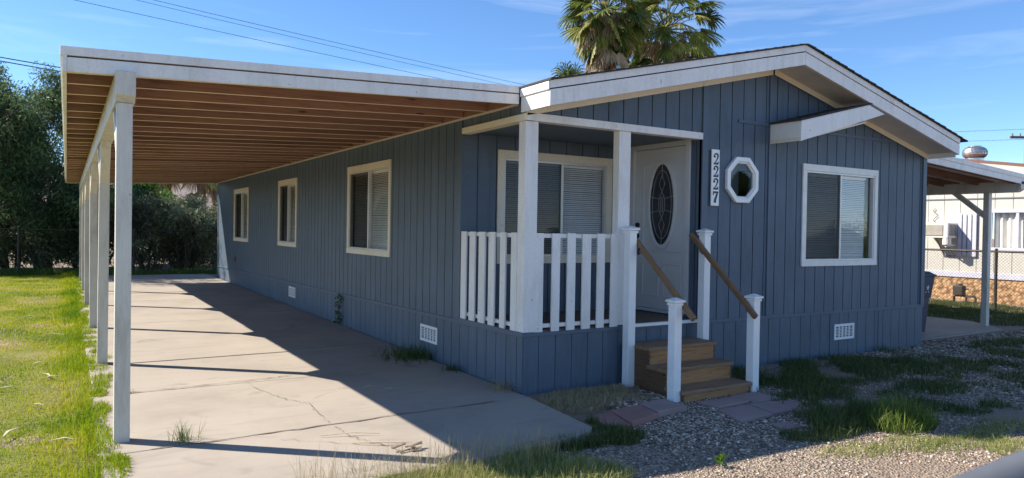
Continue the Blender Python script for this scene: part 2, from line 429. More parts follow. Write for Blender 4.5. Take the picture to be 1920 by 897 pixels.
# porch: floor, ceiling, beam, posts
b = MB()
for i in range(9): b.box(.03, D-.037, .03+i*.1435, .03+i*.1435+.137, .565, .601)
b.build('porch_floor', 'floor', home, .003)
b = MB(); b.box(1.36, D-.004, -.024, .026, .570, .604); b.build('porch_floor_edge', 'vinyl', home, .004)
b = MB(); b.box(.04, D-.04, .06, P-.001, 2.69, 2.715); b.build('porch_ceiling', 'blue', home)
b = MB(); b.box(.0, D-.002, -.09, .024, 2.672, 2.750, F0); b.build('porch_beam', 'white', home, .004)
b = MB(); b.box(-1.30, .022, -.09, .022, 2.672, 2.738, LX); b.build('porch_beam', 'cream', home, .004)
b = MB(); b.box(.004, .152, .0, .13, .59, 2.672); b.build('porch_post', 'white', home, .005)
b = MB(); b.box(1.185, 1.345, .0, .10, .60, 2.672); b.build('porch_post', 'white', home, .005)
# railings
rail_f = MB().box(.153, 1.184, .022, .062, 1.525, 1.568).build('porch_railing', 'white', home, .003)
MB().box(.153, 1.184, .022, .062, .625, .665).build('bottom_rail', 'white', rail_f, .003)
for u0, u1 in [(.141, .236), (.34, .438), (.531, .632), (.721, .832), (.916, 1.015), (1.10, 1.20)]:
    b = MB(); e = random.uniform(-.006, .006); b.box(u0, u1, .0, .021, .582+e, 1.575+e, Tfront(.018)); b.build('baluster', 'white', rail_f, .003)
rail_s = MB().box(.022, .062, .132, 1.31, 1.525, 1.568).build('porch_railing', 'white', home, .003)
MB().box(.022, .062, .132, 1.31, .625, .665).build('bottom_rail', 'white', rail_s, .003)
for y0, y1 in [(.125, .235), (.345, .450), (.565, .690), (.77, .905), (.99, 1.115), (1.195, 1.315)]:
    b = MB(); b.box(-y1, -y0, 0, .021, .580, 1.575, Tleft(.018)); b.build('baluster', 'white', rail_s, .003)

# windows: dark screened sash on the viewer's left, blind on the right
def window(T, u0, u1, z0, z1, parent=home, trim='winframe', tw=.055, split=.5, blind_full=True, sill=True, tw_top=None):
    tt = tw_top or tw
    b = MB(); b.box(u0, u1, 0, .022, z1-tt, z1, T)
    b.box(u0, u1, 0, .024, z0, z0+tw, T); b.box(u0, u0+tw, 0, .020, z0+tw, z1-tt, T); b.box(u1-tw, u1, 0, .020, z0+tw, z1-tt, T)
    fr = b.build('window', trim, parent, .003)
    a, c, zl, zh = u0+tw, u1-tw, z0+tw, z1-tt
    b = MB(); w = .025                                            # outer aluminium frame
    b.box(a, c, -.05, .010, zh-w, zh, T); b.box(a, c, -.05, .014, zl, zl+w, T); b.box(a, a+w, -.05, .010, zl+w, zh-w, T); b.box(c-w, c, -.05, .010, zl+w, zh-w, T)
    m = a+(c-a)*split
    b.box(m-.018, m+.018, -.05, .004, zl+w, zh-w, T)
    b.build('sash', 'alu', fr, .002)
    b = MB(); b.box(m+.018, c-w, -.034, -.030, zl+w, zh-w, T); b.build('pane', 'glass', fr)
    b = MB(); b.box(a+w, m-.018, -.020, -.016, zl+w, zh-w, T); b.build('pane', 'glass', fr)
    b = MB(); b.add([T(u, -.004, z) for u, z in ((a+w, zl+w), (m-.018, zl+w), (m-.018, zh-w), (a+w, zh-w))], [(0, 1, 2, 3)]); b.build('insect_screen', 'screen', fr)
    b = MB(); z = zl+.02; k = 0
    e = c-.10 if blind_full == 'short' else c-.012
    while z < zh-.05:
        t = random.uniform(-.0015, .0015)
        p0, p1 = (-.068, z+.002+t), (-.088, z+.0205+t)
        b.add([T(a+.012, p0[0], p0[1]), T(e, p0[0], p0[1]), T(e, p1[0], p1[1]), T(a+.012, p1[0], p1[1]),
               T(a+.012, p0[0], p0[1]+.0015), T(e, p0[0], p0[1]+.0015), T(e, p1[0], p1[1]+.0015), T(a+.012, p1[0], p1[1]+.0015)],
              [(0, 3, 2, 1), (4, 5, 6, 7), (0, 1, 5, 4), (1, 2, 6, 5), (2, 3, 7, 6), (3, 0, 4, 7)])
        z += .0245
    b.box(a+.01, e, -.095, -.06, zh-.05, zh-.01, T)
    b.build('blind', 'blind', fr)
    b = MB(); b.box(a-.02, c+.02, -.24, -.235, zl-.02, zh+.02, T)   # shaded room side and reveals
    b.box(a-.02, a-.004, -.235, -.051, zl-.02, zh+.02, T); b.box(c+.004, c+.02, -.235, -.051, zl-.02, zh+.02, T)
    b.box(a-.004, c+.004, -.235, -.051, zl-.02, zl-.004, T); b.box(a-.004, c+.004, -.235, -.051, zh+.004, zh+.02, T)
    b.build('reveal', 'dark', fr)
    return fr
window(F0, *FW, trim='winframe', tw=.07, tw_top=.085, blind_full='short')
window(FP, *BW, trim='wincream', tw=.085, tw_top=.095, split=.55)
for a_, b_ in LWIN: window(LX, -b_, -a_, wzb, wzt, trim='wincream', tw=.075, tw_top=.095)
# octagonal window
def octo(c, z, h): return [(c+h*1.082*math.cos(R(22.5+45*i)), z+h*1.082*math.sin(R(22.5+45*i))) for i in range(8)]
ow = MB().ring(octo(OC[0], OC[1], OC[2]), octo(OC[0], OC[1], OC[2]-.055), 0, .045, F0).build('octagonal_window', 'vinyl', home, .006)
MB().ring(octo(OC[0], OC[1], OC[2]-.0555), octo(OC[0], OC[1], OC[2]-.075), 0, .028, F0).build('sash', 'winframe', ow, .003)
MB().prism(octo(OC[0], OC[1], OC[2]-.074), .006, .010, F0).build('pane', glassmat('octagon glass', .7), ow)
MB().box(OC[0]-.3, OC[0]+.3, -.30, -.29, OC[1]-.3, OC[1]+.3, F0).build('reveal', 'slate', ow)  # tinted backing that paints a bluish reflection behind the pane
# house number board
hb = MB().box(2.545, 2.672, .018, .034, 1.918, 2.572, F0).build('house_number_board', 'vinyl', home, .003)
def digit_two(cx, cz, h):
    """slab-serif 2 drawn as a stroke of changing width"""
    w = h*.62; pts = []
    for i in range(13):
        t = R(165-i*17.5); pts.append((cx+math.cos(t)*w*.38, cz+h*.24+math.sin(t)*h*.21, h*(.085+.055*math.sin(math.pi*i/12)+.03*(i > 6))))
    pts += [(cx+w*.10, cz-h*.14, h*.085), (cx-w*.22, cz-h*.32, h*.06), (cx-w*.40, cz-h*.42, h*.06)]
    return pts
def stroke(mb, pts, d0, d1, T):
    L_, R_ = [], []
    for i, (u, z, w) in enumerate(pts):
        a, c = pts[max(0, i-1)], pts[min(len(pts)-1, i+1)]
        dx, dz = c[0]-a[0], c[1]-a[1]; l = math.hypot(dx, dz); nx, nz = -dz/l, dx/l
        L_.append((u+nx*w/2, z+nz*w/2)); R_.append((u-nx*w/2, z-nz*w/2))
    for i in range(len(pts)-1): mb.prism([L_[i], L_[i+1], R_[i+1], R_[i]], d0, d1, T)
def disc(mb, u, z, r, d0, d1, T, n=14): mb.prism([(u+r*math.cos(2*math.pi*i/n), z+r*math.sin(2*math.pi*i/n)) for i in range(n)], d0, d1, T)
ND = Tfront(-.034)
for i, zc in enumerate((2.463, 2.318, 2.172, 2.020)):
    b = MB(); h = .132; cx = 2.612
    if i < 3:
        stroke(b, digit_two(cx, zc, h), 0, .005, ND)
        disc(b, cx-.026, zc+.026, .0135, .0002, .0055, ND)
        b.prism([(cx-.040, zc-.066), (cx+.036, zc-.066), (cx+.040, zc-.030), (cx+.030, zc-.030), (cx+.024, zc-.044), (cx-.036, zc-.048)], .0003, .006, ND)
    else:
        b.prism([(cx-.038, zc+.066), (cx+.042, zc+.066), (cx+.042, zc+.044), (cx-.028, zc+.044), (cx-.032, zc+.022), (cx-.042, zc+.022)], .0002, .0055, ND)
        stroke(b, [(cx+.032, zc+.055, .02), (cx+.012, zc+.005, .024), (cx-.004, zc-.03, .03), (cx-.010, zc-.066, .036)], 0, .005, ND)
    b.build('digit', 'digit', hb)

# foundation vents
def vent(T, u0, u1, z0, z1):
    b = MB(); w = .035
    b.box(u0, u1, 0, .014, z1-w, z1, T); b.box(u0, u1, 0, .014, z0, z0+w, T); b.box(u0, u0+w, 0, .014, z0+w, z1-w, T); b.box(u1-w, u1, 0, .014, z0+w, z1-w, T)
    f = b.build('foundation_vent', 'vinyl', home, .003)
    b = MB(); n = 5
    for i in range(1, n): u = u0+w+(u1-u0-2*w)*i/n; b.box(u-.010, u+.010, .0, .010, z0+w, z1-w, T)
    for k in range(1, 7): z = z0+w+(z1-z0-2*w)*k/7; b.box(u0+w, u1-w, .001, .007, z-.004, z+.004, T)
    b.build('louvre', 'vinyl', f)
    MB().box(u0+.01, u1-.01, .0002, .001, z0+.01, z1-.01, T).build('backing', 'dark', f)
vent(Tfront(-.004), 4.948, 5.387, .192, .402)
vent(Tleft(.004), -2.376, -1.895, .20, .405)
vent(Tleft(.004), -8.70, -8.23, .20, .405)
MB().box(-14.35, -14.05, 0, .03, .66, .77, LX).build('outlet_box', 'brown', home, .004)

# door in the right cheek of the porch
fr = MB(); dz0, dz1 = .645, 2.72
fr.box(-1.215, -1.135, -.05, .022, dz0, dz1, LD); fr.box(-.235, -.165, -.05, .022, dz0, dz1, LD); fr.box(-1.135, -.235, -.05, .022, dz1-.085, dz1, LD); fr.box(-1.135, -.235, -.05, .03, dz0-.03, dz0+.004, LD)
door = MB().box(-1.13, -.24, -.05, -.012, dz0+.006, dz1-.09, LD).build('door', 'door', home, .003)
fr.build('door_frame', 'door', door, .004)
du, dzc = -.645, 1.94
ell = lambda a, b_, n=40: [(du+a*math.cos(2*math.pi*i/n), dzc+b_*math.sin(2*math.pi*i/n)) for i in range(n)]
TD = Tleft(D+.012)
MB().ring(ell(.255, .555), ell(.205, .495), 0, .018, TD).build('oval_moulding', 'door', door, .006, True)
MB().prism(ell(.206, .496), .001, .006, TD).build('oval_glass', 'darkglass', door)
b = MB()
def line(pts, w=.006, closed=False):
    for p, q in zip(pts, pts[1:]+(pts[:1] if closed else [])):
        dx, dz = q[0]-p[0], q[1]-p[1]; l = math.hypot(dx, dz) or 1; nx, nz = -dz/l*w/2, dx/l*w/2
        b.prism([(du+p[0]+nx, dzc+p[1]+nz), (du+q[0]+nx, dzc+q[1]+nz), (du+q[0]-nx, dzc+q[1]-nz), (du+p[0]-nx, dzc+p[1]-nz)], .006, .009, TD)
line([(.165*math.cos(2*math.pi*i/32), .42*math.sin(2*math.pi*i/32)) for i in range(32)], .006, True)
line([(0, .16), (.05, .07), (.05, -.07), (0, -.16), (-.05, -.07), (-.05, .07)], .006, True)
line([(0, .16), (.05, .25), (0, .36), (-.05, .25)], .006, True); line([(0, -.16), (.05, -.25), (0, -.36), (-.05, -.25)], .006, True)
line([(0, .36), (0, .49)]); line([(0, -.36), (0, -.49)]); line([(.05, .07), (.2, .1)]); line([(-.05, .07), (-.2, .1)]); line([(.05, -.07), (.2, -.1)]); line([(-.05, -.07), (-.2, -.1)])
line([(.015, .1), (.015, -.1)]); line([(-.015, .1), (-.015, -.1)])
b.build('leading', 'lead', door)
b = MB()
def mould(poly, w=.022):
    cx = sum(p[0] for p in poly)/len(poly); cz = sum(p[1] for p in poly)/len(poly)
    inner = [(u-(w if u > cx else -w), z-(w if z > cz else -w)) for u, z in poly]
    b.ring(poly, inner, 0, .010, TD)
arch = [(-.99, 1.36), (-.30, 1.36), (-.30, 2.44)]+[(-.30-.69*t, 2.44+.075*math.sin(math.pi*t)) for t in (.15, .3, .45, .55, .7, .85)]+[(-.99, 2.44)]
mould(arch); mould([(-.99, .80), (-.68, .80), (-.68, 1.22), (-.99, 1.22)]); mould([(-.61, .80), (-.30, .80), (-.30, 1.22), (-.61, 1.22)])
b.build('panel_moulding', 'door', door, .003)
b = MB(); TDx = D+.012
def knob(y, z, r):
    b.tube([(TDx-.001, y, z), (TDx-.012, y, z)], r, 14); b.tube([(TDx-.011, y, z), (TDx-.04, y, z)], r*.4, 10); b.tube([(TDx-.04, y, z), (TDx-.055, y, z), (TDx-.075, y, z), (TDx-.085, y, z)], [r*.6, r*.95, r*.9, r*.5], 14)
knob(1.075, 1.55, .03); b.build('door_handle', 'black', door, 0, True)
b = MB(); b.tube([(TDx-.001, 1.075, 1.69), (TDx-.022, 1.075, 1.69)], .03, 14); b.build('deadbolt', 'black', door, 0)

# roof with rake fascias
b = MB()
for s in range(24):                                               # courses of shingles, butt edges stepping up
    for side in (0, 1):
        xa = -.05+s*3.677/24; xb = -.05+(s+1)*3.677/24+.04
        if side == 0: b.slope(xa, min(xb, 3.628), -.485-random.uniform(0, .012), L+.35, 2.992+Rk(xa), 2.992+Rk(min(xb, 3.627)), 3.012+Rk(xa), 3.001+Rk(min(xb, 3.627)))
        else: b.slope(7.254-xa, max(3.626, 7.254-xb), -.485-random.uniform(0, .012), L+.35, 2.992+Rk(xa), 2.992+Rk(min(xb, 3.627)), 3.012+Rk(xa), 3.001+Rk(min(xb, 3.627)))
roof = b.build('roof', 'shingle', home)
XR = 7.14
def rake(xa, xb, lo, hi, y0, y1, name, mat, bev=.003): return MB().slope(xa, xb, y0, y1, lo+Rk(xa), lo+Rk(xb), hi+Rk(xa), hi+Rk(xb)).build(name, mat, home, bev)
for xa, xb in ((-.03, 2.40), (2.403, 3.626)): rake(xa, xb, 2.757, 2.906, -.456, -.415, 'fascia', 'white')
rake(-.032, 3.626, 2.917, 2.990, -.462, -.430, 'fascia_trim', 'white')
rake(3.628, XR, 2.757, 2.906, -.456, -.415, 'fascia', 'white'); rake(3.628, XR, 2.917, 2.990, -.462, -.430, 'fascia_trim', 'white')
b = MB(); b.box(-.032, -.004, -.414, .043, 2.750, 2.912); b.build('fascia', 'white', home, .003)
b = MB(); b.box(-.046, -.033, -.452, .043, 2.900, 2.975); b.build('fascia_trim', 'white', home, .003)
b = MB(); b.box(XR-.03, XR, -.41, L+.3, 2.757, 2.98); b.build('fascia', 'white', home, .003)
rake(-.003, 3.626, 2.790, 2.806, -.414, -.001, 'soffit', 'soffit', 0); rake(3.628, XR-.031, 2.790, 2.806, -.414, -.001, 'soffit', 'soffit', 0)
rake(-.002, 2.40, 2.716, 2.789, -.024, -.001, 'frieze', 'cream'); rake(2.405, 3.60, 2.716, 2.789, -.024, -.019, 'frieze', 'cream'); rake(3.63, W, 2.716, 2.789, -.024, -.021, 'frieze', 'cream')
# little half gable over the front window
gs = .2385; g0x, g1x, g1xb = 3.57, 4.93, 5.26
gl = lambda x, z0: z0+gs*(x-g0x)
b = MB(); b.hexa([(g0x, -.462, 2.706), (g1xb, -.462, 2.706+gs*(g1xb-g0x)+.075), (g1xb, -.43, 2.706+gs*(g1xb-g0x)+.075), (g0x, -.43, 2.706),
                  (g0x, -.462, 2.945), (g1x-.02, -.462, 2.945+gs*(g1x-g0x)), (g1x-.02, -.43, 2.945+gs*(g1x-g0x)), (g0x, -.43, 2.945)])
gab = b.build('window_gable', 'white', home, .003)
b = MB(); b.box(g0x-.001, g0x+.028, -.429, -.018, 2.752, 2.948); b.build('gable_end_board', 'winframe', gab, .003)
b = MB()
for s in range(8):
    xa = g0x-.02+s*.175; xb = min(xa+.2, g1x+.05); b.slope(xa, xb, -.472+random.uniform(-.006, .006), -.019, gl(xa, 2.950), gl(xb, 2.950), gl(xa, 2.976), gl(xb, 2.966))
b.build('gable_shingles', 'shingle', gab)
b = MB(); b.slope(g0x+.002, 4.9, -.429, -.018, gl(g0x, 2.709), gl(4.9, 2.725), gl(g0x, 2.751), gl(4.9, 2.742)); b.build('gable_soffit', 'cream', gab)

# ------------------------------------------------------------------ carport on the left
cp = thing('carport', 'long open carport with white posts and bare brown rafters along the blue home', 'carport', (-3.45, .07, 0))
CX0, CX1, CY0, CY1 = -3.842, -.045, .05, 16.95
ct = lambda x: 2.835+.0428*(x-CX0)                                 # top of the roof
POSTS = [.069, 3.444, 6.67, 10.16, 13.45, 16.75]
post_meshes = []
for i, y in enumerate(POSTS):
    j = random.uniform(-.012, .012) if i else 0
    b = MB(); z0 = .003*y-.01
    b.hexa([(-3.505, y-.05, z0), (-3.4, y-.05, z0), (-3.4, y+.05, z0), (-3.505, y+.05, z0), (-3.505+j, y-.05, 2.478), (-3.4+j, y-.05, 2.478), (-3.4+j, y+.05, 2.478), (-3.505+j, y+.05, 2.478)])
    b.build('post', 'post', cp, .005)
    for sgn in ((1,) if i == 0 else (-1,) if i == 5 else (-1, 1)):
        b = MB(); ya, yb = y+sgn*.05, y+sgn*.44
        b.hexa([(-3.5+j, ya, 2.04), (-3.405+j, ya, 2.04), (-3.405+j, ya, 2.19), (-3.5+j, ya, 2.19), (-3.5, yb+sgn*.12, 2.478), (-3.405, yb+sgn*.12, 2.478), (-3.405, yb-sgn*.03, 2.478), (-3.5, yb-sgn*.03, 2.478)])
        b.build('brace', 'post', cp, .004)
b = MB(); b.prism([(-.045, 2.70), (16.93, 2.70), (16.93, 2.479), (.03, 2.479), (-.045, 2.53)], -3.385, -3.515, lambda u, n, z: (n, u, z))
b.build('beam', 'post', cp, .006)
nr = 33
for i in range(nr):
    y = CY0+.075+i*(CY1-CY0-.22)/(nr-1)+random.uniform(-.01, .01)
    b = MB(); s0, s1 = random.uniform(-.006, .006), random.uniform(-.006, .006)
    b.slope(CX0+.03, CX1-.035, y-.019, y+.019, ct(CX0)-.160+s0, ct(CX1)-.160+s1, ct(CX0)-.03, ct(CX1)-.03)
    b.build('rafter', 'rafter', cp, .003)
b = MB(); b.slope(CX0+.001, CX1-.001, CY0+.031, CY1-.03, ct(CX0)-.028, ct(CX1)-.028, ct(CX0)-.012, ct(CX1)-.012); b.build('roof_deck', 'deckroof', cp)
b = MB(); b.slope(CX0, CX1, CY0, CY1, ct(CX0)-.010, ct(CX1)-.010, ct(CX0)+.003, ct(CX1)+.003); b.build('roof', 'winframe', cp)
b = MB(); b.slope(CX0+.03, -.049, CY0, CY0+.03, ct(CX0)-.168, ct(-.049)-.168, ct(CX0)-.066, ct(-.049)-.070); b.build('fascia', 'white', cp, .004)
b = MB(); b.slope(CX0-.012, -.052, CY0-.006, CY0+.020, ct(CX0)-.056, ct(-.05)-.060, ct(CX0)+.008, ct(-.05)+.008); b.build('roof_flashing', 'white', cp, .003)
b = MB(); b.box(CX0, CX0+.029, CY0+.031-.031, 7.95, ct(CX0)-.168, ct(CX0)-.0105); b.build('fascia', 'white', cp, .004)
b = MB(); b.box(CX0+.002, CX0+.031, 7.96, CY1-.03, ct(CX0)-.158, ct(CX0)-.0105); b.build('fascia', 'white', cp, .004)
b = MB(); b.box(CX0-.013, CX0-.001, CY0, CY1, ct(CX0)-.056, ct(CX0)+.006); b.build('roof_flashing', 'white', cp, .003)
b = MB(); b.slope(CX0+.03, CX1-.01, CY1-.029, CY1, ct(CX0)-.168, ct(CX1)-.168, ct(CX0)-.0105, ct(CX1)-.0105); b.build('fascia', 'white', cp, .004)
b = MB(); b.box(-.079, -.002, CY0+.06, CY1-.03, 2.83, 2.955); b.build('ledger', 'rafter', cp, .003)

# ------------------------------------------------------------------ small cover on the right side
pc = thing('patio_cover', 'grey wooden side cover with one slim post and diagonal brace right of the home', 'patio cover', (10.73, .83, -.05))
MB().box(10.675, 10.785, .78, .88, -.06, 2.42).build('post', 'post', pc, .005)
b = MB(); b.prism([(.25, 2.615), (8, 2.615), (8, 2.42), (.33, 2.42), (.25, 2.47)], 10.66, 10.80, lambda u, n, z: (n, u, z)); b.build('beam', 'post', pc, .006)
MB().bar((10.73, .86, 1.99), (10.73, 1.42, 2.45), .085, .085).build('brace', 'post', pc, .004)
pt = lambda x: 2.955-.062*(x-7.15)
for i in range(13):
    y = .36+i*.62
    MB().slope(7.16, 11.25, y-.02, y+.02, pt(7.16)-.165, pt(11.25)-.165, pt(7.16)-.03, pt(11.25)-.03).build('rafter', 'deckroof', pc, .003)
MB().slope(7.15, 11.3, .28, 8, pt(7.15)-.028, pt(11.3)-.028, pt(7.15)-.002, pt(11.3)-.002).build('roof', 'winframe', pc)
MB().slope(7.15, 11.3, .25, .279, pt(7.15)-.17, pt(11.3)-.17, pt(7.15)-.055, pt(11.3)-.055).build('fascia', 'white', pc, .003)
MB().slope(7.15, 11.31, .236, .249, pt(7.15)-.07, pt(11.31)-.07, pt(7.15)+.006, pt(11.31)+.006).build('roof_flashing', 'white', pc, .003)
MB().box(11.3, 11.33, .236, 8, pt(11.3)-.16, pt(11.3)+.006).build('fascia', 'white', pc, .003)

# ------------------------------------------------------------------ wooden steps and their handrails
st = thing('wooden_steps', 'three stained brown wooden steps leading up to the porch door', 'steps', (1.78, -.45, -.05))
sx0, sx1 = 1.30, 2.27
for yf, yb, zt in ((-.875, -.62, .055), (-.625, -.36, .230), (-.385, -.03, .412)):
    n = 2; w = (yb-yf+.02)/n
    for k in range(n):
        ya = yf-.02+k*w
        MB().box(sx0-.012, sx1+.012, ya, ya+w-.010, zt-.038, zt+random.uniform(-.001, .001)).build('tread', 'steptread', st, .004)
    MB().box(sx0+.02, sx1-.02, yf, yf+.03, zt-.19, zt-.039).build('riser', 'step', st, .003)
b = MB()
for yf, zt in ((-.875, .055), (-.625, .230), (-.385, .412)):
    for x_ in (sx0+.02, 1.62, 1.95, sx1-.02):
        for dy in (.03, .10): b.tube([(x_, yf+dy, zt-.003), (x_, yf+dy, zt+.0025)], .006, 6)
        b.tube([(x_, yf+.004, zt-.10), (x_, yf-.003, zt-.10)], .006, 6)
b.build('screw', 'black', st)['kind'] = 'stuff'
for x0, x1 in ((sx0-.02+.02, sx0+.019), (sx1-.019, sx1)):
    b = MB(); b.prism([(-.874, .016), (-.874, -.14), (-.70, -.14), (-.04, -.12), (-.04, .373), (-.384, .373), (-.384, .191), (-.624, .191), (-.624, .016)], x0, x1, lambda u, n, z: (n, u, z))
    b.build('stringer', 'stepside', st, .002)
def newel(parent, x, y, z0, z1):
    p = MB().box(x-.047, x+.047, y-.047, y+.047, z0, z1-.045).build('newel_post', 'vinyl', parent, .004)
    b = MB(); b.box(x-.058, x+.058, y-.058, y+.058, z1-.075, z1-.052)
    b.box(x-.070, x+.070, y-.070, y+.070, z1-.045, z1-.024)
    b.add([(x-.068, y-.068, z1-.0238), (x+.068, y-.068, z1-.0238), (x+.068, y+.068, z1-.0238), (x-.068, y+.068, z1-.0238), (x-.012, y-.012, z1), (x+.012, y-.012, z1), (x+.012, y+.012, z1), (x-.012, y+.012, z1)],
          [(0, 1, 5, 4), (1, 2, 6, 5), (2, 3, 7, 6), (3, 0, 4, 7), (4, 5, 6, 7), (0, 3, 2, 1)])
    b.build('post_cap', 'vinyl', p, .003)
    return p
def brk(parent, x, y, z, s):
    b = MB(); b.tube([(x, y, z-.05), (x+s*.02, y, z-.075), (x+s*.045, y, z-.065), (x+s*.05, y, z-.03)], .006, 8); b.box(min(x, x+s*.006), max(x, x+s*.006), y-.015, y+.015, z-.09, z-.02); b.build('bracket', 'black', parent)
sl = thing('stair_handrail', 'brown handrail between two white capped posts left of the steps', 'handrail', (1.25, -.45, -.05), 'handrails flanking the steps')
newel(sl, 1.25, -.13, -.08, 1.662); newel(sl, 1.255, -.80, -.1, .965)
MB().bar((1.325, -.135, 1.505), (1.325, -.985, .765), .042, .062).build('handrail', 'handrail', sl, .012)
brk(sl, 1.297, -.20, 1.45, 1); brk(sl, 1.302, -.82, .93, 1)
sr = thing('stair_handrail', 'brown handrail between two white capped posts right of the steps', 'handrail', (2.33, -.45, -.05), 'handrails flanking the steps')
newel(sr, 2.33, -.15, -.08, 1.650); newel(sr, 2.335, -.845, -.1, .970)
MB().bar((2.255, -.005, 1.59), (2.255, -.945, .735), .042, .062).build('handrail', 'handrail', sr, .012)
brk(sr, 2.283, -.17, 1.45, -1); brk(sr, 2.288, -.83, .86, -1)

# ------------------------------------------------------------------ ground
def sheet(name, xs, ys, mat, zf, parent=None):
    vs = np.array([(x, y, zf(x, y)) for y in ys for x in xs]); nx = len(xs)
    fs = np.array([(j*nx+i, j*nx+i+1, (j+1)*nx+i+1, (j+1)*nx+i) for j in range(len(ys)-1) for i in range(nx-1)])
    return np_mesh(name, vs, fs, mat, kind='structure')
xs = [-900, -300, -100, -40, -20]+list(np.arange(-12, 20.1, .5))+[30, 60, 150, 400, 900]
ys = [-500, -100, -40, -15]+list(np.arange(-8, 25.1, .5))+[40, 80, 200, 500, 1100]
sheet('ground', xs, ys, 'gravel', lambda x, y: gz(x, y))
lx = list(np.arange(-14, -3.59, .4))+[-3.56]
sheet('lawn_soil', lx, list(np.arange(-5.5, 20.6, .5)), 'soil', lambda x, y: gz(x, y)+.006+.015*noise.noise((x, y, 0)))
# driveway slab, one sheet of panels with open joints
slab = thing('driveway', 'x', 'x', kind='structure'); del slab['label']; del slab['category']
js = [-1.52, -.22, 1.70, 3.32, 5.15, 6.95, 8.75, 10.55, 12.35, 14.2, 16.0, 18.6]
for k, (ya, yb) in enumerate(zip(js, js[1:])):
    b = MB(); t = random.uniform(-.004, .004); g = .016 if k else .016
    zf = lambda y: .003*max(0, y)
    tl = .10                                                     # joints run very slightly askew
    x0, x1 = -3.60+random.uniform(-.02, .02), -.02
    if k == 0:
        poly = [(-3.62, -1.75), (-2.2, -1.60), (-1.0, -1.545), (-.42, -1.45), (-.22, -1.38), (-.135, -1.29), (-.02, -.16), (-3.6, -.29)]
        b.add([(x, y, -.15) for x, y in poly]+[(x, y, 0) for x, y in poly], [tuple(range(len(poly)-1, -1, -1)), tuple(range(len(poly), 2*len(poly)))]+[(i, (i+1) % len(poly), len(poly)+(i+1) % len(poly), len(poly)+i) for i in range(len(poly))])
    else:
        d0 = -.065 if k == 1 else 0
        ya0, ya1 = (ya-.065+.012, ya+.065+.012) if k == 1 else (ya+g/2, ya+g/2)
        b.hexa([(x0, ya0, -.15), (x1, ya1, -.15), (x1, yb-g/2, -.15), (x0, yb-g/2, -.15), (x0, ya0, zf(ya)+t), (x1, ya1, zf(ya)+t), (x1, yb-g/2, zf(yb)+t), (x0, yb-g/2, zf(yb)+t)])
    o = b.build('slab', 'concrete', slab, .006); o['kind'] = 'structure'
b = MB(); b.box(-3.58, -.03, -1.4, 18.5, -.14, -.03); b.build('joint_filler', 'crack', slab)['kind'] = 'structure'
def crack(pts, w):
    b = MB(); P_ = []
    for (xa, ya), (xb, yb) in zip(pts, pts[1:]):
        for i in range(8):
            t = i/8; P_.append((xa+(xb-xa)*t+random.uniform(-.022, .022), ya+(yb-ya)*t+random.uniform(-.022, .022)))
    P_.append(pts[-1])
    Lf, Rt = [], []
    for i, p in enumerate(P_):
        a, c = P_[max(0, i-1)], P_[min(len(P_)-1, i+1)]; dx, dy = c[0]-a[0], c[1]-a[1]; l = math.hypot(dx, dy) or 1
        ww = w*random.uniform(.15, 1.0); z = .003*max(0, p[1])+.0055
        Lf.append((p[0]-dy/l*ww/2, p[1]+dx/l*ww/2, z)); Rt.append((p[0]+dy/l*ww/2, p[1]-dx/l*ww/2, z))
    b.add(Lf+Rt, [(i, i+1, len(P_)+i+1, len(P_)+i) for i in range(len(P_)-1)])
    b.build('crack', 'crack', slab)['kind'] = 'structure'
crack([(-2.223, 1.66), (-2.168, 1.127), (-2.068, .734), (-1.93, .553), (-1.957, .278), (-1.975, -.18)], .008)
crack([(-1.96, -.30), (-1.955, -.561), (-1.90, -.80), (-1.78, -1.0), (-1.75, -1.2)], .009)
crack([(-3.3, 1.72), (-2.7, 1.73), (-2.0, 1.80), (-1.75, 1.84)], .022)
crack([(-3.3, -.27), (-2.6, -.27), (-1.6, -.22), (-.4, -.17)], .024)
crack([(-2.45, -.45), (-2.1, -.75), (-1.8, -.95), (-1.55, -1.02)], .006)
# side patio slab on the right
b = MB(); poly = [(7.12, .32), (10.45, .40), (11.2, 1.25), (11.2, 9), (7.12, 9)]
b.add([(x, y, -.2) for x, y in poly]+[(x, y, -.035) for x, y in poly], [(4, 3, 2, 1, 0), (5, 6, 7, 8, 9)]+[(i, (i+1) % 5, 5+(i+1) % 5, 5+i) for i in range(5)])
b.build('side_slab', 'concrete', None, .006)['kind'] = 'structure'
# far hills
hx = np.linspace(-500, 900, 90); hy = [600, 640, 680, 720, 780, 860]
def hz(x, y):
    base = 58*math.exp(-((x-60)/230)**2)+16*math.exp(-((x-420)/200)**2)
    return -2+base*(math.sin(math.pi*min(1, (y-600)/130)*.5) if y < 730 else math.cos((y-730)/130*1.5))*(1+.25*noise.fractal((x*.012, y*.02, 3), 1, 2, 5))
sheet('hills', list(hx), hy, 'hill', hz)

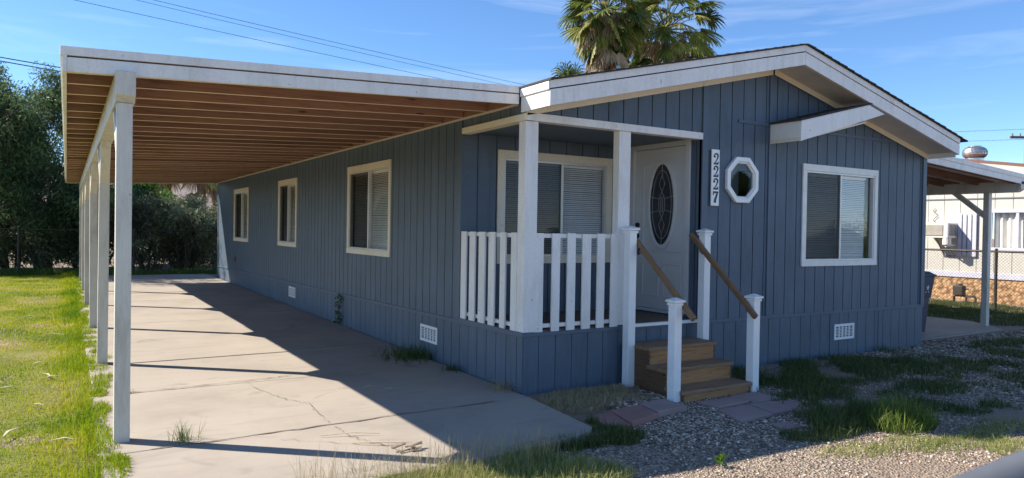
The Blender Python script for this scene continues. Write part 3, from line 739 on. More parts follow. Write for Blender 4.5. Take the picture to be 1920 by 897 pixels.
PV = [([(.112, -.937), (.39, -.899), (.276, -1.299), (.05, -1.25)], 'paver_red', 'red square paver half sunk in grass beside the driveway corner', .035),
      ([(.40, -.893), (.765, -.855), (.690, -1.188), (.292, -1.292)], 'paver_red', 'clean red square paver, middle of the row left of the steps', .05),
      ([(.79, -.822), (1.118, -.812), (1.138, -1.10), (.715, -1.16)], 'paver_grey', 'greyer pink paver at the foot of the left handrail post', .052),
      ([(1.435, -.93), (1.895, -.972), (1.905, -1.178), (1.476, -1.185)], 'paver_grey', 'long pink paver touching the bottom step', .022),
      ([(1.915, -.915), (2.295, -.913), (2.315, -1.215), (1.925, -1.195)], 'paver_grey', 'pink paver at the foot of the right handrail post', .024),
      ([(1.42, -1.213), (1.831, -1.225), (1.748, -1.58), (1.287, -1.606)], 'paver_grey', 'large pink paver ending in gravel, in front of the bottom step', .022),
      ([(1.85, -1.212), (2.20, -1.240), (2.083, -1.557), (1.768, -1.567)], 'paver_grey', 'pink paver with grass on its outer edge, second row from the steps', .024),
      ([(2.215, -1.235), (2.444, -1.286), (2.339, -1.456), (2.10, -1.52)], 'paver_grey', 'small pink paver partly buried in grass right of the others', .018),
      ([(1.513, -1.727), (1.734, -1.764), (1.669, -1.95), (1.449, -1.927)], 'paver_grey', 'small broken paver lying alone in the grass', .016)]
def on_paver(p, grow=0):
    hit = np.zeros(len(p), bool)
    for poly, *_ in PV:
        c = np.mean(poly, 0); q = c+(np.array(poly)-c)*(1+grow/.15); ins = np.ones(len(p), bool); sg = None
        ar = sum(q[i][0]*q[(i+1) % 4][1]-q[(i+1) % 4][0]*q[i][1] for i in range(4))
        for i in range(4):
            u, v = q[i], q[(i+1) % 4]; cr = (v[0]-u[0])*(p[:, 1]-u[1])-(v[1]-u[1])*(p[:, 0]-u[0]); ins &= cr*ar > 0
        hit |= ins
    return hit
# ------------------------------------------------------------------ grass, gravel
def blades(pts, h, w, mat, name, rnd, lean=.5, parent=None, kind='stuff', zf=gz):
    n = len(pts); yaw = RNG.uniform(0, 2*np.pi, n); ly = RNG.uniform(0, 2*np.pi, n)
    le = np.abs(RNG.normal(0, lean, n))*h
    z = np.array([zf(x, y) for x, y in pts])
    base = np.column_stack([pts, z-.005]); sd = np.column_stack([np.cos(yaw), np.sin(yaw), np.zeros(n)])*(w/2)[:, None]
    ld = np.column_stack([np.cos(ly), np.sin(ly), np.zeros(n)])
    mid = base+ld*(le*.35)[:, None]+np.array([0, 0, 1])*(h*.55)[:, None]
    hh = np.sqrt(np.maximum(h**2-(le*.8)**2, (h*.35)**2))
    tip = base+ld*le[:, None]+np.array([0, 0, 1])*hh[:, None]
    V = np.stack([base-sd, base+sd, mid-sd*.7, mid+sd*.7, tip-sd*.08, tip+sd*.08], 1).reshape(-1, 3)
    k = np.arange(n)[:, None]*6
    Fq = np.concatenate([k+np.array([0, 1, 3, 2]), k+np.array([2, 3, 5, 4])], 0)
    return np_mesh(name, V, Fq, mat, parent, np.repeat(np.clip(rnd, 0, 1), 6), kind)
def nz(pts, s, seed=0): return np.array([noise.fractal((x*s, y*s, seed), 1, 2, 4) for x, y in pts])
# lawn
n = 150000
t = RNG.uniform(0, 1, n)**1.5; yy = -3.8+t*24.2
xr = np.minimum(-3.58, -3.60); xl = -4.9-.13*np.maximum(0, yy+2)-.4
xx = xr-(RNG.uniform(0, 1, n)**1.0)*(xr-xl)
pts = np.column_stack([xx, yy]); q = nz(pts, .75, 2); q2 = nz(pts, .3, 9)
keep = RNG.uniform(0, 1, n) < np.clip(1.05-1.5*np.clip(q-.12, 0, 1), .12, 1); pts, q, q2 = pts[keep], q[keep], q2[keep]
edge = np.clip(1-(-3.58-pts[:, 0])/.45, 0, 1)
lush = np.clip(edge*1.0+np.clip(q2, -.4, .5)*.5, 0, 1)
hgt = (.022+.035*lush+.05*edge*RNG.uniform(.4, 1, len(pts)))*RNG.uniform(.6, 1.3, len(pts))*(1+.03*np.maximum(0, pts[:, 1]))
rn = .55+.62*np.clip(q, -.6, .8)-.40*lush+RNG.normal(0, .13, len(pts))
blades(pts, hgt, RNG.uniform(.004, .007, len(pts))*(1+.05*np.maximum(0, pts[:, 1])), 'lawn', 'lawn_grass', rn, .7, zf=lambda x, y: gz(x, y)+.008)
eb = [(-3.57+random.uniform(-.05, .10), y_+random.uniform(-.2, .2), random.uniform(.06, .17), random.uniform(.12, .4)) for y_ in np.arange(-1.6, 18, .42)]
n = 16000; k = RNG.integers(0, len(eb), n); E_ = np.array(eb)[k]; a = RNG.uniform(0, 6.28, n); r = RNG.uniform(0, 1, n)**.5
pts = np.column_stack([E_[:, 0]+E_[:, 2]*r*np.cos(a), E_[:, 1]+E_[:, 3]*r*np.sin(a)])
blades(pts, RNG.uniform(.03, .10, n)*(1.2-.7*r), RNG.uniform(.004, .007, n), 'lawn', 'lawn_edge_grass', .3+RNG.normal(0, .2, n), .8, zf=lambda x, y: .003*max(0, y)-.004)
def lawn_far():
    n = 45000; y = RNG.uniform(-4, 20.5, n); x = RNG.uniform(-13, -5, n); p = np.column_stack([x, y])
    m = x < -4.9-.13*np.maximum(0, y+2)-.35; p = p[m]; q = nz(p, .75, 2)
    blades(p, RNG.uniform(.04, .07, len(p)), RNG.uniform(.010, .016, len(p)), 'lawn', 'lawn_grass', .56+.3*q+RNG.normal(0, .13, len(p)), .7, zf=lambda x, y: gz(x, y)+.008)
lawn_far()
def patch(name, blobs, dens, h, w, mat, shift=0, lean=.55, thr=.0, zf=gz, nscale=1.6):
    """blobs: (cx, cy, rx, ry) ellipses; noise eats holes in them"""
    P_ = []; Hs = []
    for cx, cy, rx, ry in blobs:
        n = int(dens*math.pi*rx*ry); a = RNG.uniform(0, 2*np.pi, n); r = RNG.uniform(0, 1, n)**.5
        p = np.column_stack([cx+rx*r*np.cos(a), cy+ry*r*np.sin(a)])
        k = (nz(p, nscale, 5)+.55*(1-r)-.1 > thr) & ~on_paver(p, -.005)
        P_.append(p[k]); Hs.append((1.1-.5*r)[k])
    p = np.concatenate(P_); hs = np.concatenate(Hs); n = len(p)
    hh = hs*RNG.uniform(.4, 1.2, n)*h
    return blades(p, hh, RNG.uniform(.6, 1.3, n)*w, mat, name, .45+shift+RNG.normal(0, .2, n)+.2*nz(p, 1.1, 8), lean, zf=zf)
patch('driveway_edge_grass', [(-1.5, -1.82, .95, .27), (-2.5, -1.95, .9, .3), (-.95, -1.66, .45, .22), (-1.0, -2.05, .6, .28), (-1.9, -2.2, 1.0, .3)], 6500, .13, .0055, 'litgrass', .24, .8, -.25)
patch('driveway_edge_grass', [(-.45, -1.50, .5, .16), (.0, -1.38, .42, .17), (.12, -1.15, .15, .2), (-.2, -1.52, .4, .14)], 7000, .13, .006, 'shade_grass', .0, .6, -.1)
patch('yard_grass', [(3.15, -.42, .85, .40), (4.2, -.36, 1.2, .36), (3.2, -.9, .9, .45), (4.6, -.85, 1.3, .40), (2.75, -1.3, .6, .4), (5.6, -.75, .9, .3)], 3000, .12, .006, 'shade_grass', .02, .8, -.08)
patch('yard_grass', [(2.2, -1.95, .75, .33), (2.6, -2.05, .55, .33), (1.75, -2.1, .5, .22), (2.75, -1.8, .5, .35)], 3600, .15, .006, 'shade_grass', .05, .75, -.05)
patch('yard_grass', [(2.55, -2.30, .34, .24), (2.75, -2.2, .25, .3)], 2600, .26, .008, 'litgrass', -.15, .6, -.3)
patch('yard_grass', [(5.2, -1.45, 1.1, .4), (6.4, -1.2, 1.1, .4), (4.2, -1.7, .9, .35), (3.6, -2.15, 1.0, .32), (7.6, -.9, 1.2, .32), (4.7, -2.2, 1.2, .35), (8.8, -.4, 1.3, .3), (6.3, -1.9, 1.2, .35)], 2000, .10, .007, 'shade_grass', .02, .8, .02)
patch('dry_grass', [(3.2, -.8, 1.0, .6), (4.8, -1.0, 1.6, .6), (2.3, -1.9, .9, .45), (5.5, -1.7, 1.6, .5)], 420, .10, .0045, 'drygrass', 0, 1.0, -.1)
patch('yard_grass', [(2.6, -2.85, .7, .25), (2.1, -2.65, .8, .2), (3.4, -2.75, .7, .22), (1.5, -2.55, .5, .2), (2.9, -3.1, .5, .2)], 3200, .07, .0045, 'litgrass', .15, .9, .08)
patch('dry_grass', [(.55, -.28, .5, .24), (.95, -.28, .38, .2), (.25, -.5, .3, .3), (.7, -.55, .5, .2)], 6500, .085, .005, 'drygrass', 0, 1.0, -.25)
patch('dry_grass', [(-3.65, -.35, .25, .5), (-3.7, -1.0, .3, .4)], 2500, .06, .005, 'drygrass', 0, .8, -.1)
patch('side_grass', [(12.4, 2.0, 1.3, 1.0), (12.6, 3.6, 1.2, 1.3), (14.3, 2.6, 1.3, 1.4), (11.9, .9, 1.1, .5), (14.4, 4.4, 1.2, 1.4), (13.6, .9, 1.4, .6)], 1100, .11, .010, 'shade_grass', .05, .6, -.1)
patch('hedge_foot_grass', [(-2.4, 18.95, 1.4, .4), (-.3, 18.95, 1.5, .4), (-5, 19.9, 2.2, .7)], 1100, .22, .02, 'grass', -.1, .5, -.3)
# seed stalks standing over the drive's front edge
n = 900; pts = np.column_stack([RNG.uniform(-2.6, -.75, n), RNG.normal(-1.62, .14, n)])
blades(pts, RNG.uniform(.10, .26, n), RNG.uniform(.0022, .0035, n), 'drygrass', 'seed_stalks', RNG.uniform(.3, 1, n), .5, zf=lambda x, y: -.02)
# loose stones
def stones(name, n, area, r0, r1):
    phi = (1+5**.5)/2
    iv = np.array([(-1, phi, 0), (1, phi, 0), (-1, -phi, 0), (1, -phi, 0), (0, -1, phi), (0, 1, phi), (0, -1, -phi), (0, 1, -phi), (phi, 0, -1), (phi, 0, 1), (-phi, 0, -1), (-phi, 0, 1)], float); iv /= np.linalg.norm(iv[0])
    fi = np.array([(0, 11, 5), (0, 5, 1), (0, 1, 7), (0, 7, 10), (0, 10, 11), (1, 5, 9), (5, 11, 4), (11, 10, 2), (10, 7, 6), (7, 1, 8), (3, 9, 4), (3, 4, 2), (3, 2, 6), (3, 6, 8), (3, 8, 9), (4, 9, 5), (2, 4, 11), (6, 2, 10), (8, 6, 7), (9, 8, 1)])
    p = area(n); p = p[~on_paver(p, .01)]; n = len(p)
    z = np.array([gz(x, y) for x, y in p])
    r = r0+(r1-r0)*RNG.uniform(0, 1, n)**2.5
    yaw = RNG.uniform(0, 2*np.pi, n); c, s = np.cos(yaw), np.sin(yaw)
    v = iv[None]*(1+RNG.uniform(-.22, .22, (n, 12, 1)))*np.stack([RNG.uniform(.8, 1.35, n), RNG.uniform(.6, 1.0, n), RNG.uniform(.4, .75, n)], 1)[:, None, :]*r[:, None, None]
    x = v[..., 0]*c[:, None]-v[..., 1]*s[:, None]; y = v[..., 0]*s[:, None]+v[..., 1]*c[:, None]
    V = np.stack([x+p[:, :1], y+p[:, 1:], v[..., 2]+(z+r*.2)[:, None]], -1).reshape(-1, 3)
    Fc = (np.arange(n)[:, None, None]*12+fi[None]).reshape(-1, 3)
    return np_mesh(name, V, Fc, 'stone', None, np.repeat(RNG.uniform(0, 1, n), 12), 'stuff')
def area_near(n):
    y = -RNG.uniform(.0, 1, n)**.9*3.9; x = RNG.uniform(-.9, 5.6, n)
    p = np.column_stack([x, y]); k = (nz(p, 1.0, 4)+.25*nz(p, 4, 2) > -.12) & ~((x < -.0) & (y > -1.4)) & ~((x < .12) & (y > -1.1)) & ~((x < 1.2) & (y > -.5) & (nz(p, 3, 1) < .15))
    return p[k]
def area_far(n):
    x = RNG.uniform(4.5, 13, n); y = RNG.uniform(-2.8, .25, n); p = np.column_stack([x, y])
    return p[~((x < W) & (y > -.02))]
def area_path(n):
    x = RNG.normal(.95, .65, n); y = RNG.normal(-1.45, .33, n); p = np.column_stack([x, y]); return p[(x > .1) & ~((y > -1.15) & (x < 1.2))]
stones('gravel_stones', 52000, area_near, .004, .013)
stones('gravel_stones', 22000, area_far, .008, .022)
stones('gravel_stones', 9000, area_path, .006, .018)
stones('gravel_stones', 1500, lambda n: np.column_stack([RNG.normal(1.0, .3, n), RNG.normal(-.6, .1, n)]), .012, .030)

# pavers
for poly, m_, lab, up_ in PV:
    b = MB(); cx = sum(p[0] for p in poly)/4; cy = sum(p[1] for p in poly)/4; z = gz(cx, cy)+up_; t = [random.uniform(-.006, .006) for _ in poly]
    b.add([(x, y, z-.085) for x, y in poly]+[(x, y, z+t[i]) for i, (x, y) in enumerate(poly)], [(3, 2, 1, 0), (4, 5, 6, 7)]+[(i, (i+1) % 4, 4+(i+1) % 4, 4+i) for i in range(4)])
    tag(b.build('paver', m_, None, .008), lab, 'paver', 'pavers by the steps')

# ------------------------------------------------------------------ weeds and debris
def tuft(name, x, y, n, h, mat, label, cat='weed', w=.006, lean=.7, spread=.06, z=None, group=None):
    p = np.column_stack([RNG.normal(x, spread, n), RNG.normal(y, spread, n)])
    zz = gz(x, y) if z is None else z
    o = blades(p, RNG.uniform(.4, 1.1, n)*h, RNG.uniform(.7, 1.3, n)*w, mat, name, RNG.uniform(0, 1, n), lean, None, None, lambda a, b_: zz)
    return tag(o, label, cat, group)
tuft('grass_tuft', -.17, 2.25, 420, .20, 'weed', 'dark grass tuft growing below the nearer side foundation vent', w=.008, spread=.17, z=.0)
tuft('grass_tuft', -.10, 1.32, 70, .12, 'weed', 'tiny grass sprout against the skirting just behind the porch corner', w=.007, spread=.05, z=.0)
tuft('grass_tuft', -3.06, -.17, 90, .17, 'grass', 'thin weed sprouting from a driveway joint by the front carport post', w=.004, spread=.055, z=.0)
tuft('grass_tuft', -3.3, 1.72, 40, .07, 'grass', 'small weed at the left end of a driveway crack', w=.005, spread=.03, z=.0)
tuft('grass_tuft', -.06, .25, 160, .13, 'drygrass', 'straw coloured dry tuft at the blue porch corner', w=.005, spread=.08, z=-.01)
tuft('grass_tuft', 6.0, -.1, 120, .13, 'weed', 'grass tuft against the front skirting near the right corner', w=.007, spread=.12)
def leafcloud(name, centers, radii, per, ln, wd, mat, parent, droop=.3, rndbias=None, flat=.8):
    C_ = np.repeat(centers, per, 0); Rr = np.repeat(radii, per)
    n = len(C_); d = RNG.normal(0, 1, (n, 3)); d /= np.linalg.norm(d, axis=1)[:, None]
    p = C_+d*(Rr*RNG.uniform(0, 1, n)**.5)[:, None]*np.array([1, 1, flat])
    ax = RNG.normal(0, 1, (n, 3)); ax[:, 2] -= droop*2; ax /= np.linalg.norm(ax, axis=1)[:, None]
    sd = np.cross(ax, RNG.normal(0, 1, (n, 3))); sd /= np.linalg.norm(sd, axis=1)[:, None]+1e-9
    l = ln*RNG.uniform(.6, 1.3, n)[:, None]; w = wd*RNG.uniform(.7, 1.2, n)[:, None]
    V = np.stack([p, p+ax*l*.45+sd*w/2, p+ax*l, p+ax*l*.45-sd*w/2], 1).reshape(-1, 3)
    rn = np.clip((np.repeat(rndbias, per) if rndbias is not None else .5)+RNG.normal(0, .2, n), 0, 1)
    return np_mesh(name, V, np.arange(n*4).reshape(-1, 4), mat, parent, np.repeat(rn, 4))
wp = thing('broadleaf_weed', 'leafy green weed climbing the skirting between the two side vents', 'weed', (-.04, 5.5, 0))
cs = np.array([(-.05+random.uniform(-.03, .03), 5.5+random.uniform(-.08, .08)*(1+z), z) for z in np.linspace(.05, .50, 14)])
leafcloud('foliage', cs, np.full(14, .055), 10, .045, .026, 'weed', wp, .1)
MB().tube([(-.05, 5.5, 0), (-.045, 5.48, .3), (-.05, 5.52, .48)], [.008, .006, .003], 6).build('stem', 'petiole', wp)
sp = thing('broadleaf_weed', 'tiny bright green seedling alone in the shaded gravel', 'weed', (.28, -2.3, gz(.28, -2.3)))
leafcloud('foliage', np.array([(.28, -2.3, gz(.28, -2.3)+.05)]), np.array([.03]), 26, .05, .025, 'leaf_bright', sp, -.3)
def twig(x, y, l, a, z, label, group, w=.010, mat='straw', cat='dry frond piece', name='dry_frond_piece'):
    b = MB(); dx, dy = math.cos(a)*l/2, math.sin(a)*l/2
    mx_, my_ = x+random.uniform(-.03, .03), y+random.uniform(-.03, .03); px_, py_ = -math.sin(a)*w, math.cos(a)*w
    P3 = [(x-dx, y-dy, z, .4), (mx_, my_, z+.012, 1), (x+dx, y+dy, z+.002, .25)]
    for (x0_, y0_, z0_, k0), (x1_, y1_, z1_, k1) in zip(P3, P3[1:]):
        b.hexa([(x0_-px_*k0, y0_-py_*k0, z0_), (x1_-px_*k1, y1_-py_*k1, z1_), (x1_+px_*k1, y1_+py_*k1, z1_), (x0_+px_*k0, y0_+py_*k0, z0_),
                (x0_-px_*k0, y0_-py_*k0, z0_+.004), (x1_-px_*k1, y1_-py_*k1, z1_+.004), (x1_+px_*k1, y1_+py_*k1, z1_+.004), (x0_+px_*k0, y0_+py_*k0, z0_+.004)])
    return tag(b.build(name, mat), label, cat, group)
for x, y, l, a in [(-4.18, 7.2, .32, .3), (-3.95, 6.0, .3, 2.6), (-4.28, 8.4, .3, .1), (-3.97, 2.9, .2, 1.9), (-3.93, 2.75, .14, .0), (-4.15, .63, .24, 1.2), (-4.05, 3.7, .14, .5), (-3.83, .22, .16, 3.0), (-4.29, 2.4, .18, .2), (-4.45, 5.2, .22, .4), (-4.7, 9.5, .3, 2.9), (-4.0, 1.5, .12, 2.2), (-4.3, 11.5, .3, .2)]:
    twig(x, y, l, a, gz(x, y)+.04, 'pale dry frond scrap lying on the sunny lawn', 'dry scraps on the lawn', .011, 'palescrap')
for x, y, l, a in [(-1.83, -.93, .4, -.5), (-1.95, -.62, .45, -.35), (-1.25, .9, .12, .4), (-1.1, .72, .1, .1), (-2.9, 4.9, .2, .3)]:
    twig(x, y, l, a, .010+.003*max(0, y), 'dry straw scrap lying on the concrete driveway', 'straw scraps on the driveway', .005)
b = MB()
for k in range(5):
    x, y = -1.72+random.uniform(-.08, .08), -1.16+random.uniform(-.04, .04); a = random.uniform(-.3, .5); l, w_ = random.uniform(.03, .07), random.uniform(.008, .016); c_, s_ = math.cos(a), math.sin(a); z = .006+k*.006
    f_ = lambda u, v, h: (x+u*c_-v*s_, y+u*s_+v*c_, z+h)
    b.hexa([f_(-l, -w_, 0), f_(l, -w_*.4, .012), f_(l, w_*.5, .012), f_(-l, w_, 0), f_(-l, -w_, .006), f_(l, -w_*.4, .017), f_(l, w_*.5, .017), f_(-l, w_, .006)])
tag(b.build('bark_piece', 'palmbark', None), 'little heap of brown bark flakes lying at the driveway edge', 'bark')

# ------------------------------------------------------------------ trash bin
tb = thing('trash_bin', 'dark blue wheeled trash bin behind the right front corner of the home', 'trash bin', (8.12, .95, -.035))
def frust(mb, x, y, a0, b0, z0, a1, b1, z1): mb.hexa([(x-a0, y-b0, z0), (x+a0, y-b0, z0), (x+a0, y+b0, z0), (x-a0, y+b0, z0), (x-a1, y-b1, z1), (x+a1, y-b1, z1), (x+a1, y+b1, z1), (x-a1, y+b1, z1)])
bx, by, bz = 8.29, .97, -.035
b = MB(); frust(b, bx, by, .225, .25, bz+.03, .26, .29, bz+.60); frust(b, bx, by, .285, .30, bz+.605, .325, .345, bz+.97); frust(b, bx, by, .26, .29, bz+.60, .285, .30, bz+.606)
b.build('body', 'bin', tb, .015)
b = MB(); frust(b, bx, by, .345, .365, bz+.972, .345, .365, bz+1.0); frust(b, bx, by, .33, .35, bz+1.0, .26, .28, bz+1.05); b.build('lid', 'bin', tb, .012)
for s in (-1, 1): MB().tube([(bx+s*.24, by+.27, bz+.11), (bx+s*.30, by+.27, bz+.11)], .11, 18).build('wheel', 'black', tb)
b = MB(); TB = Tfront(.95-.318)
cx_, cz_ = bx+.14, bz+.76
TBs = lambda u, n, z: (u, by-.300-(z-bz-.606)*.124-n, z)
for k in range(5):
    a = R(90+72*k); c1 = (cx_+.055*math.cos(a), cz_+.02+.055*math.sin(a)); a1, a2 = a+.7, a-.7
    b.prism([(cx_, cz_+.02), (cx_+.025*math.cos(a1), cz_+.02+.025*math.sin(a1)), c1, (cx_+.025*math.cos(a2), cz_+.02+.025*math.sin(a2))], .003, .006, TBs)
b.prism([(cx_-.06, cz_-.07), (cx_-.02, cz_-.05), (cx_-.02, cz_-.035), (cx_-.06, cz_-.055)], .003, .006, TBs); b.prism([(cx_+.06, cz_-.07), (cx_+.02, cz_-.05), (cx_+.02, cz_-.035), (cx_+.06, cz_-.055)], .003, .006, TBs)
b.build('emblem', 'pvc', tb)

# ------------------------------------------------------------------ neighbour on the right
nh = thing('neighbour_home', 'cream mobile home next door with tan stone skirting and a brown roof edge', 'house', (16, 5, -.15))
NX = Tleft(16); ny0, ny1, nyr = .8, 9.4, 5.1
nr_ = lambda u: 3.50+.16*(3.455-nyr+abs(-u-nyr))*-1+.16*0 if False else 3.50-.16*(abs(-u-nyr)-(nyr-3.455))
siding(MB(), NX, -ny1, -ny0, .68, lambda u: nr_(u)-.02, [(-3.17, -1.45, 1.34, 2.25)], pitch=.41, phase=-4.75, g=.014).build('wall', 'neigh', nh)
b = MB(); b.box(16.04, 27, ny0, ny0+.04, .68, 3.0); b.box(16.04, 27, ny1-.04, ny1, .68, 3.0); b.build('wall', 'neigh', nh)
b = MB(); b.box(-ny1, -ny0, .0, .02, 2.575, 2.605, NX); b.build('belt_trim', 'grey', nh)
b = MB(); b.box(-ny1, -ny0, -.05, .03, .56, .70, NX); b.build('skirting_trim', 'shutter', nh, .004)
b = MB(); b.box(-ny1, -ny0, -.05, .0, -.3, .56, NX); b.box(16.05, 27, ny0, ny0+.05, -.3, .68); b.build('skirting', 'skirtstone', nh)
b = MB()
for ya, yb in ((ny0-.35, nyr), (nyr, ny1+.35)): b.hexa([(15.72, ya, nr_(-ya)-.02), (27.3, ya, nr_(-ya)-.02), (27.3, yb, nr_(-yb)-.02), (15.72, yb, nr_(-yb)-.02), (15.72, ya, nr_(-ya)+.06), (27.3, ya, nr_(-ya)+.06), (27.3, yb, nr_(-yb)+.06), (15.72, yb, nr_(-yb)+.06)])
b.build('roof', 'brown', nh)
b = MB()
for ya, yb in ((ny0-.35, nyr), (nyr, ny1+.35)): b.hexa([(15.70, ya, nr_(-ya)-.20), (15.719, ya, nr_(-ya)-.20), (15.719, yb, nr_(-yb)-.20), (15.70, yb, nr_(-yb)-.20), (15.70, ya, nr_(-ya)-.021), (15.719, ya, nr_(-ya)-.021), (15.719, yb, nr_(-yb)-.021), (15.70, yb, nr_(-yb)-.021)])
b.build('fascia', 'neigh', nh)
fr = MB(); u0, u1, z0, z1 = -3.22, -1.40, 1.28, 2.30
fr.box(u0, u1, 0, .05, z1-.08, z1, NX); fr.box(u0, u1, 0, .05, z0, z0+.07, NX); fr.box(u0, u0+.07, 0, .05, z0+.07, z1-.08, NX); fr.box(u1-.07, u1, 0, .05, z0+.07, z1-.08, NX); fr.box(-2.62, -2.55, 0, .04, z0+.07, z1-.08, NX)
nw = fr.build('window', 'shutter', nh, .005)
MB().box(u0+.07, u1-.07, .0, .006, z0+.07, z1-.08, NX).build('pane', 'glass', nw)
b = MB(); nn = 90; vs = []
for i in range(nn+1):
    u = u0+.06+(u1-u0-.12)*i/nn; dd = -.10+.035*math.sin(i*.75)+.02*math.sin(i*.31)
    vs += [NX(u, dd, z0+.05), NX(u, dd*.9, z1-.06)]
b.add(vs, [(2*i, 2*i+2, 2*i+3, 2*i+1) for i in range(nn)]); b.build('curtain', 'curtain', nw)
MB().box(u0, u1, -.31, -.30, z0, z1, NX).build('reveal', 'dark', nw)
sh = MB(); sh.box(-3.96, -3.50, .021, .035, 1.55, 1.61, NX).box(-3.96, -3.50, .021, .035, 2.02, 2.08, NX)
shp = sh.build('shutter', 'shutter', nh, .003)
for i in range(4):
    u = -3.955+i*.118; MB().box(u, u+.092, .036, .06, 1.12+random.uniform(-.02, .02), 2.21+random.uniform(-.02, .02), NX).build('slat', 'shutter', shp, .004)
# turbine vent: lobed dome on a neck
b = MB(); cx_, cy_, cz_ = 16.9, 4.05, 3.66
nl = 22
for k in range(nl):
    a0 = 2*math.pi*k/nl; pts_ = []
    for j in range(9):
        t = math.pi*(.08+.84*j/8); r_ = .30*math.sin(t)**.6; aa = a0+.35*j/8
        pts_.append((cx_+r_*math.cos(aa), cy_+r_*math.sin(aa), cz_+.20+.17*math.cos(t), aa))
    vs = []
    for x_, y_, z_, aa in pts_: vs += [(x_, y_, z_), (x_-.09*math.sin(aa)*1-.02*math.cos(aa), y_+.09*math.cos(aa)-.02*math.sin(aa), z_)]
    b.add(vs, [(2*j, 2*j+1, 2*j+3, 2*j+2) for j in range(8)])
tv = b.build('turbine_vent', 'turbine', None, 0); tag(tv, 'silver lobed turbine vent on the neighbouring roof', 'roof vent')
nk = MB().tube([(cx_, cy_, cz_-.25), (cx_, cy_, cz_+.05)], .22, 20).tube([(cx_, cy_, cz_+.36), (cx_, cy_, cz_+.385)], .16, 20).build('neck', 'turbine', tv, 0)
# air conditioner on bracket
ac = thing('air_conditioner', 'cream window air conditioner jutting from the neighbouring cream wall', 'air conditioner', (15.75, 4.35, 1.5))
b = MB(); b.box(15.50, 15.999, 3.98, 4.62, 1.57, 1.96); b.build('casing', 'acplastic', ac, .012)
b = MB(); b.box(15.488, 15.499, 4.10, 4.56, 1.63, 1.91)
b.build('grille', 'acgrill', ac)
b = MB()
for k in range(9): b.box(15.482, 15.4875, 4.10, 4.56, 1.645+k*.03, 1.655+k*.03)
b.build('grille_bar', 'acplastic', ac)
b = MB()
for k in range(5): b.box(15.58+k*.07, 15.62+k*.07, 3.972, 3.979, 1.63, 1.92)
b.build('side_louvre', 'grey', ac)
b = MB(); b.tube([(15.60, 4.05, 1.40), (15.60, 4.05, 1.569)], .10, 14); b.box(15.56, 15.999, 4.0, 4.10, 1.36, 1.40); b.build('drip_pan', 'acplastic', ac, 0)
b = MB(); b.bar((15.55, 4.30, 1.565), (15.995, 4.30, 1.10), .03, .03); b.bar((15.55, 4.05, 1.35), (15.995, 4.05, 1.10), .03, .03); b.box(15.97, 15.999, 4.03, 4.33, 1.08, 1.12); b.build('bracket', 'grey', ac)
# loose cable hanging on the neighbour's wall
b = MB(); b.tube([(15.97, 4.55+.06*math.sin(k*1.3), 2.35-.05*k) for k in range(10)]+[(15.97, 4.3, 1.97)], .008, 6)
tag(b.build('loose_cable', 'wire'), 'thin looped dark cable hanging above the air conditioner', 'cable')
# gas meter
gm = thing('gas_meter', 'dark gas meter with pipes and regulator in front of the tan stone skirting', 'gas meter', (15.4, 3.5, -.12))
b = MB(); b.box(15.32, 15.50, 3.50, 3.74, .13, .38); b.tube([(15.41, 3.62, .355), (15.41, 3.62, .42)], .075, 14); b.build('meter_body', 'fence', gm, .02)
b = MB(); b.tube([(15.41, 3.74, -.2), (15.41, 3.74, .10), (15.41, 3.70, .12), (15.41, 3.25, .12), (15.41, 3.23, .08), (15.41, 3.23, -.2)], .028, 10); b.build('pipe', 'fence', gm, 0, True)
b = MB(); b.tube([(15.41, 3.45, .12), (15.41, 3.45, -.02)], .02, 8); b.tube([(15.41, 3.45, -.06), (15.41, 3.45, -.02), (15.41, 3.45, .0)], [.09, .09, .05], 14); b.box(15.36, 15.46, 3.30, 3.52, -.16, -.06); b.build('regulator', 'fence', gm)
b = MB(); b.tube([(15.41, 3.52, .30), (15.41, 3.40, .30)], .02, 8); b.build('valve', 'fence', gm)

# ------------------------------------------------------------------ chain link fences
def chainlink(name, A, B, h, z0, npost, label, step=.075, wire=.0022, rail=.024, skip=()):
    A = Vector((A[0], A[1], z0)); B = Vector((B[0], B[1], z0)); d = B-A; ln = d.length; d /= ln
    t = thing(name, label, 'fence', tuple(A))
    for k in range(npost):
        p = A+d*(ln*k/(npost-1))
        MB().tube([p+Vector((0, 0, -.2)), p+Vector((0, 0, h+.05)), p+Vector((0, 0, h+.07))], [.033, .033, .015], 10).build('post', 'fence', t)
    MB().tube([A+Vector((0, 0, h)), B+Vector((0, 0, h))], rail, 8).build('top_rail', 'fence', t)
    b = MB(); s = d.cross(Vector((0, 0, 1)))*.004
    k = -int(h/step)-1
    while k*step < ln:
        for sg in (1, -1):
            a0 = k*step; a1 = a0+h
            lo, hi = max(0, a0), min(ln, a1)
            if hi-lo < .02: continue
            za, zb = (lo-a0), (hi-a0)
            if sg < 0: za, zb = h-za, h-zb
            b.tube([A+d*lo+Vector((0, 0, za))+s*sg, A+d*hi+Vector((0, 0, zb))+s*sg], wire, 3, False)
        k += 1
    b.build('mesh', 'fence', t)
    return t
chainlink('chain_link_fence', (13.9, -1.0), (13.9, 8.3), 1.36, -.07, 4, 'chain link fence with dark top rail between the side slab and the cream home', .07, .0026)
chainlink('chain_link_fence', (-11, 19.6), (1.0, 19.6), 1.36, .03, 5, 'chain link fence with thin top rail in front of the dark hedge', .12, .002, .016)

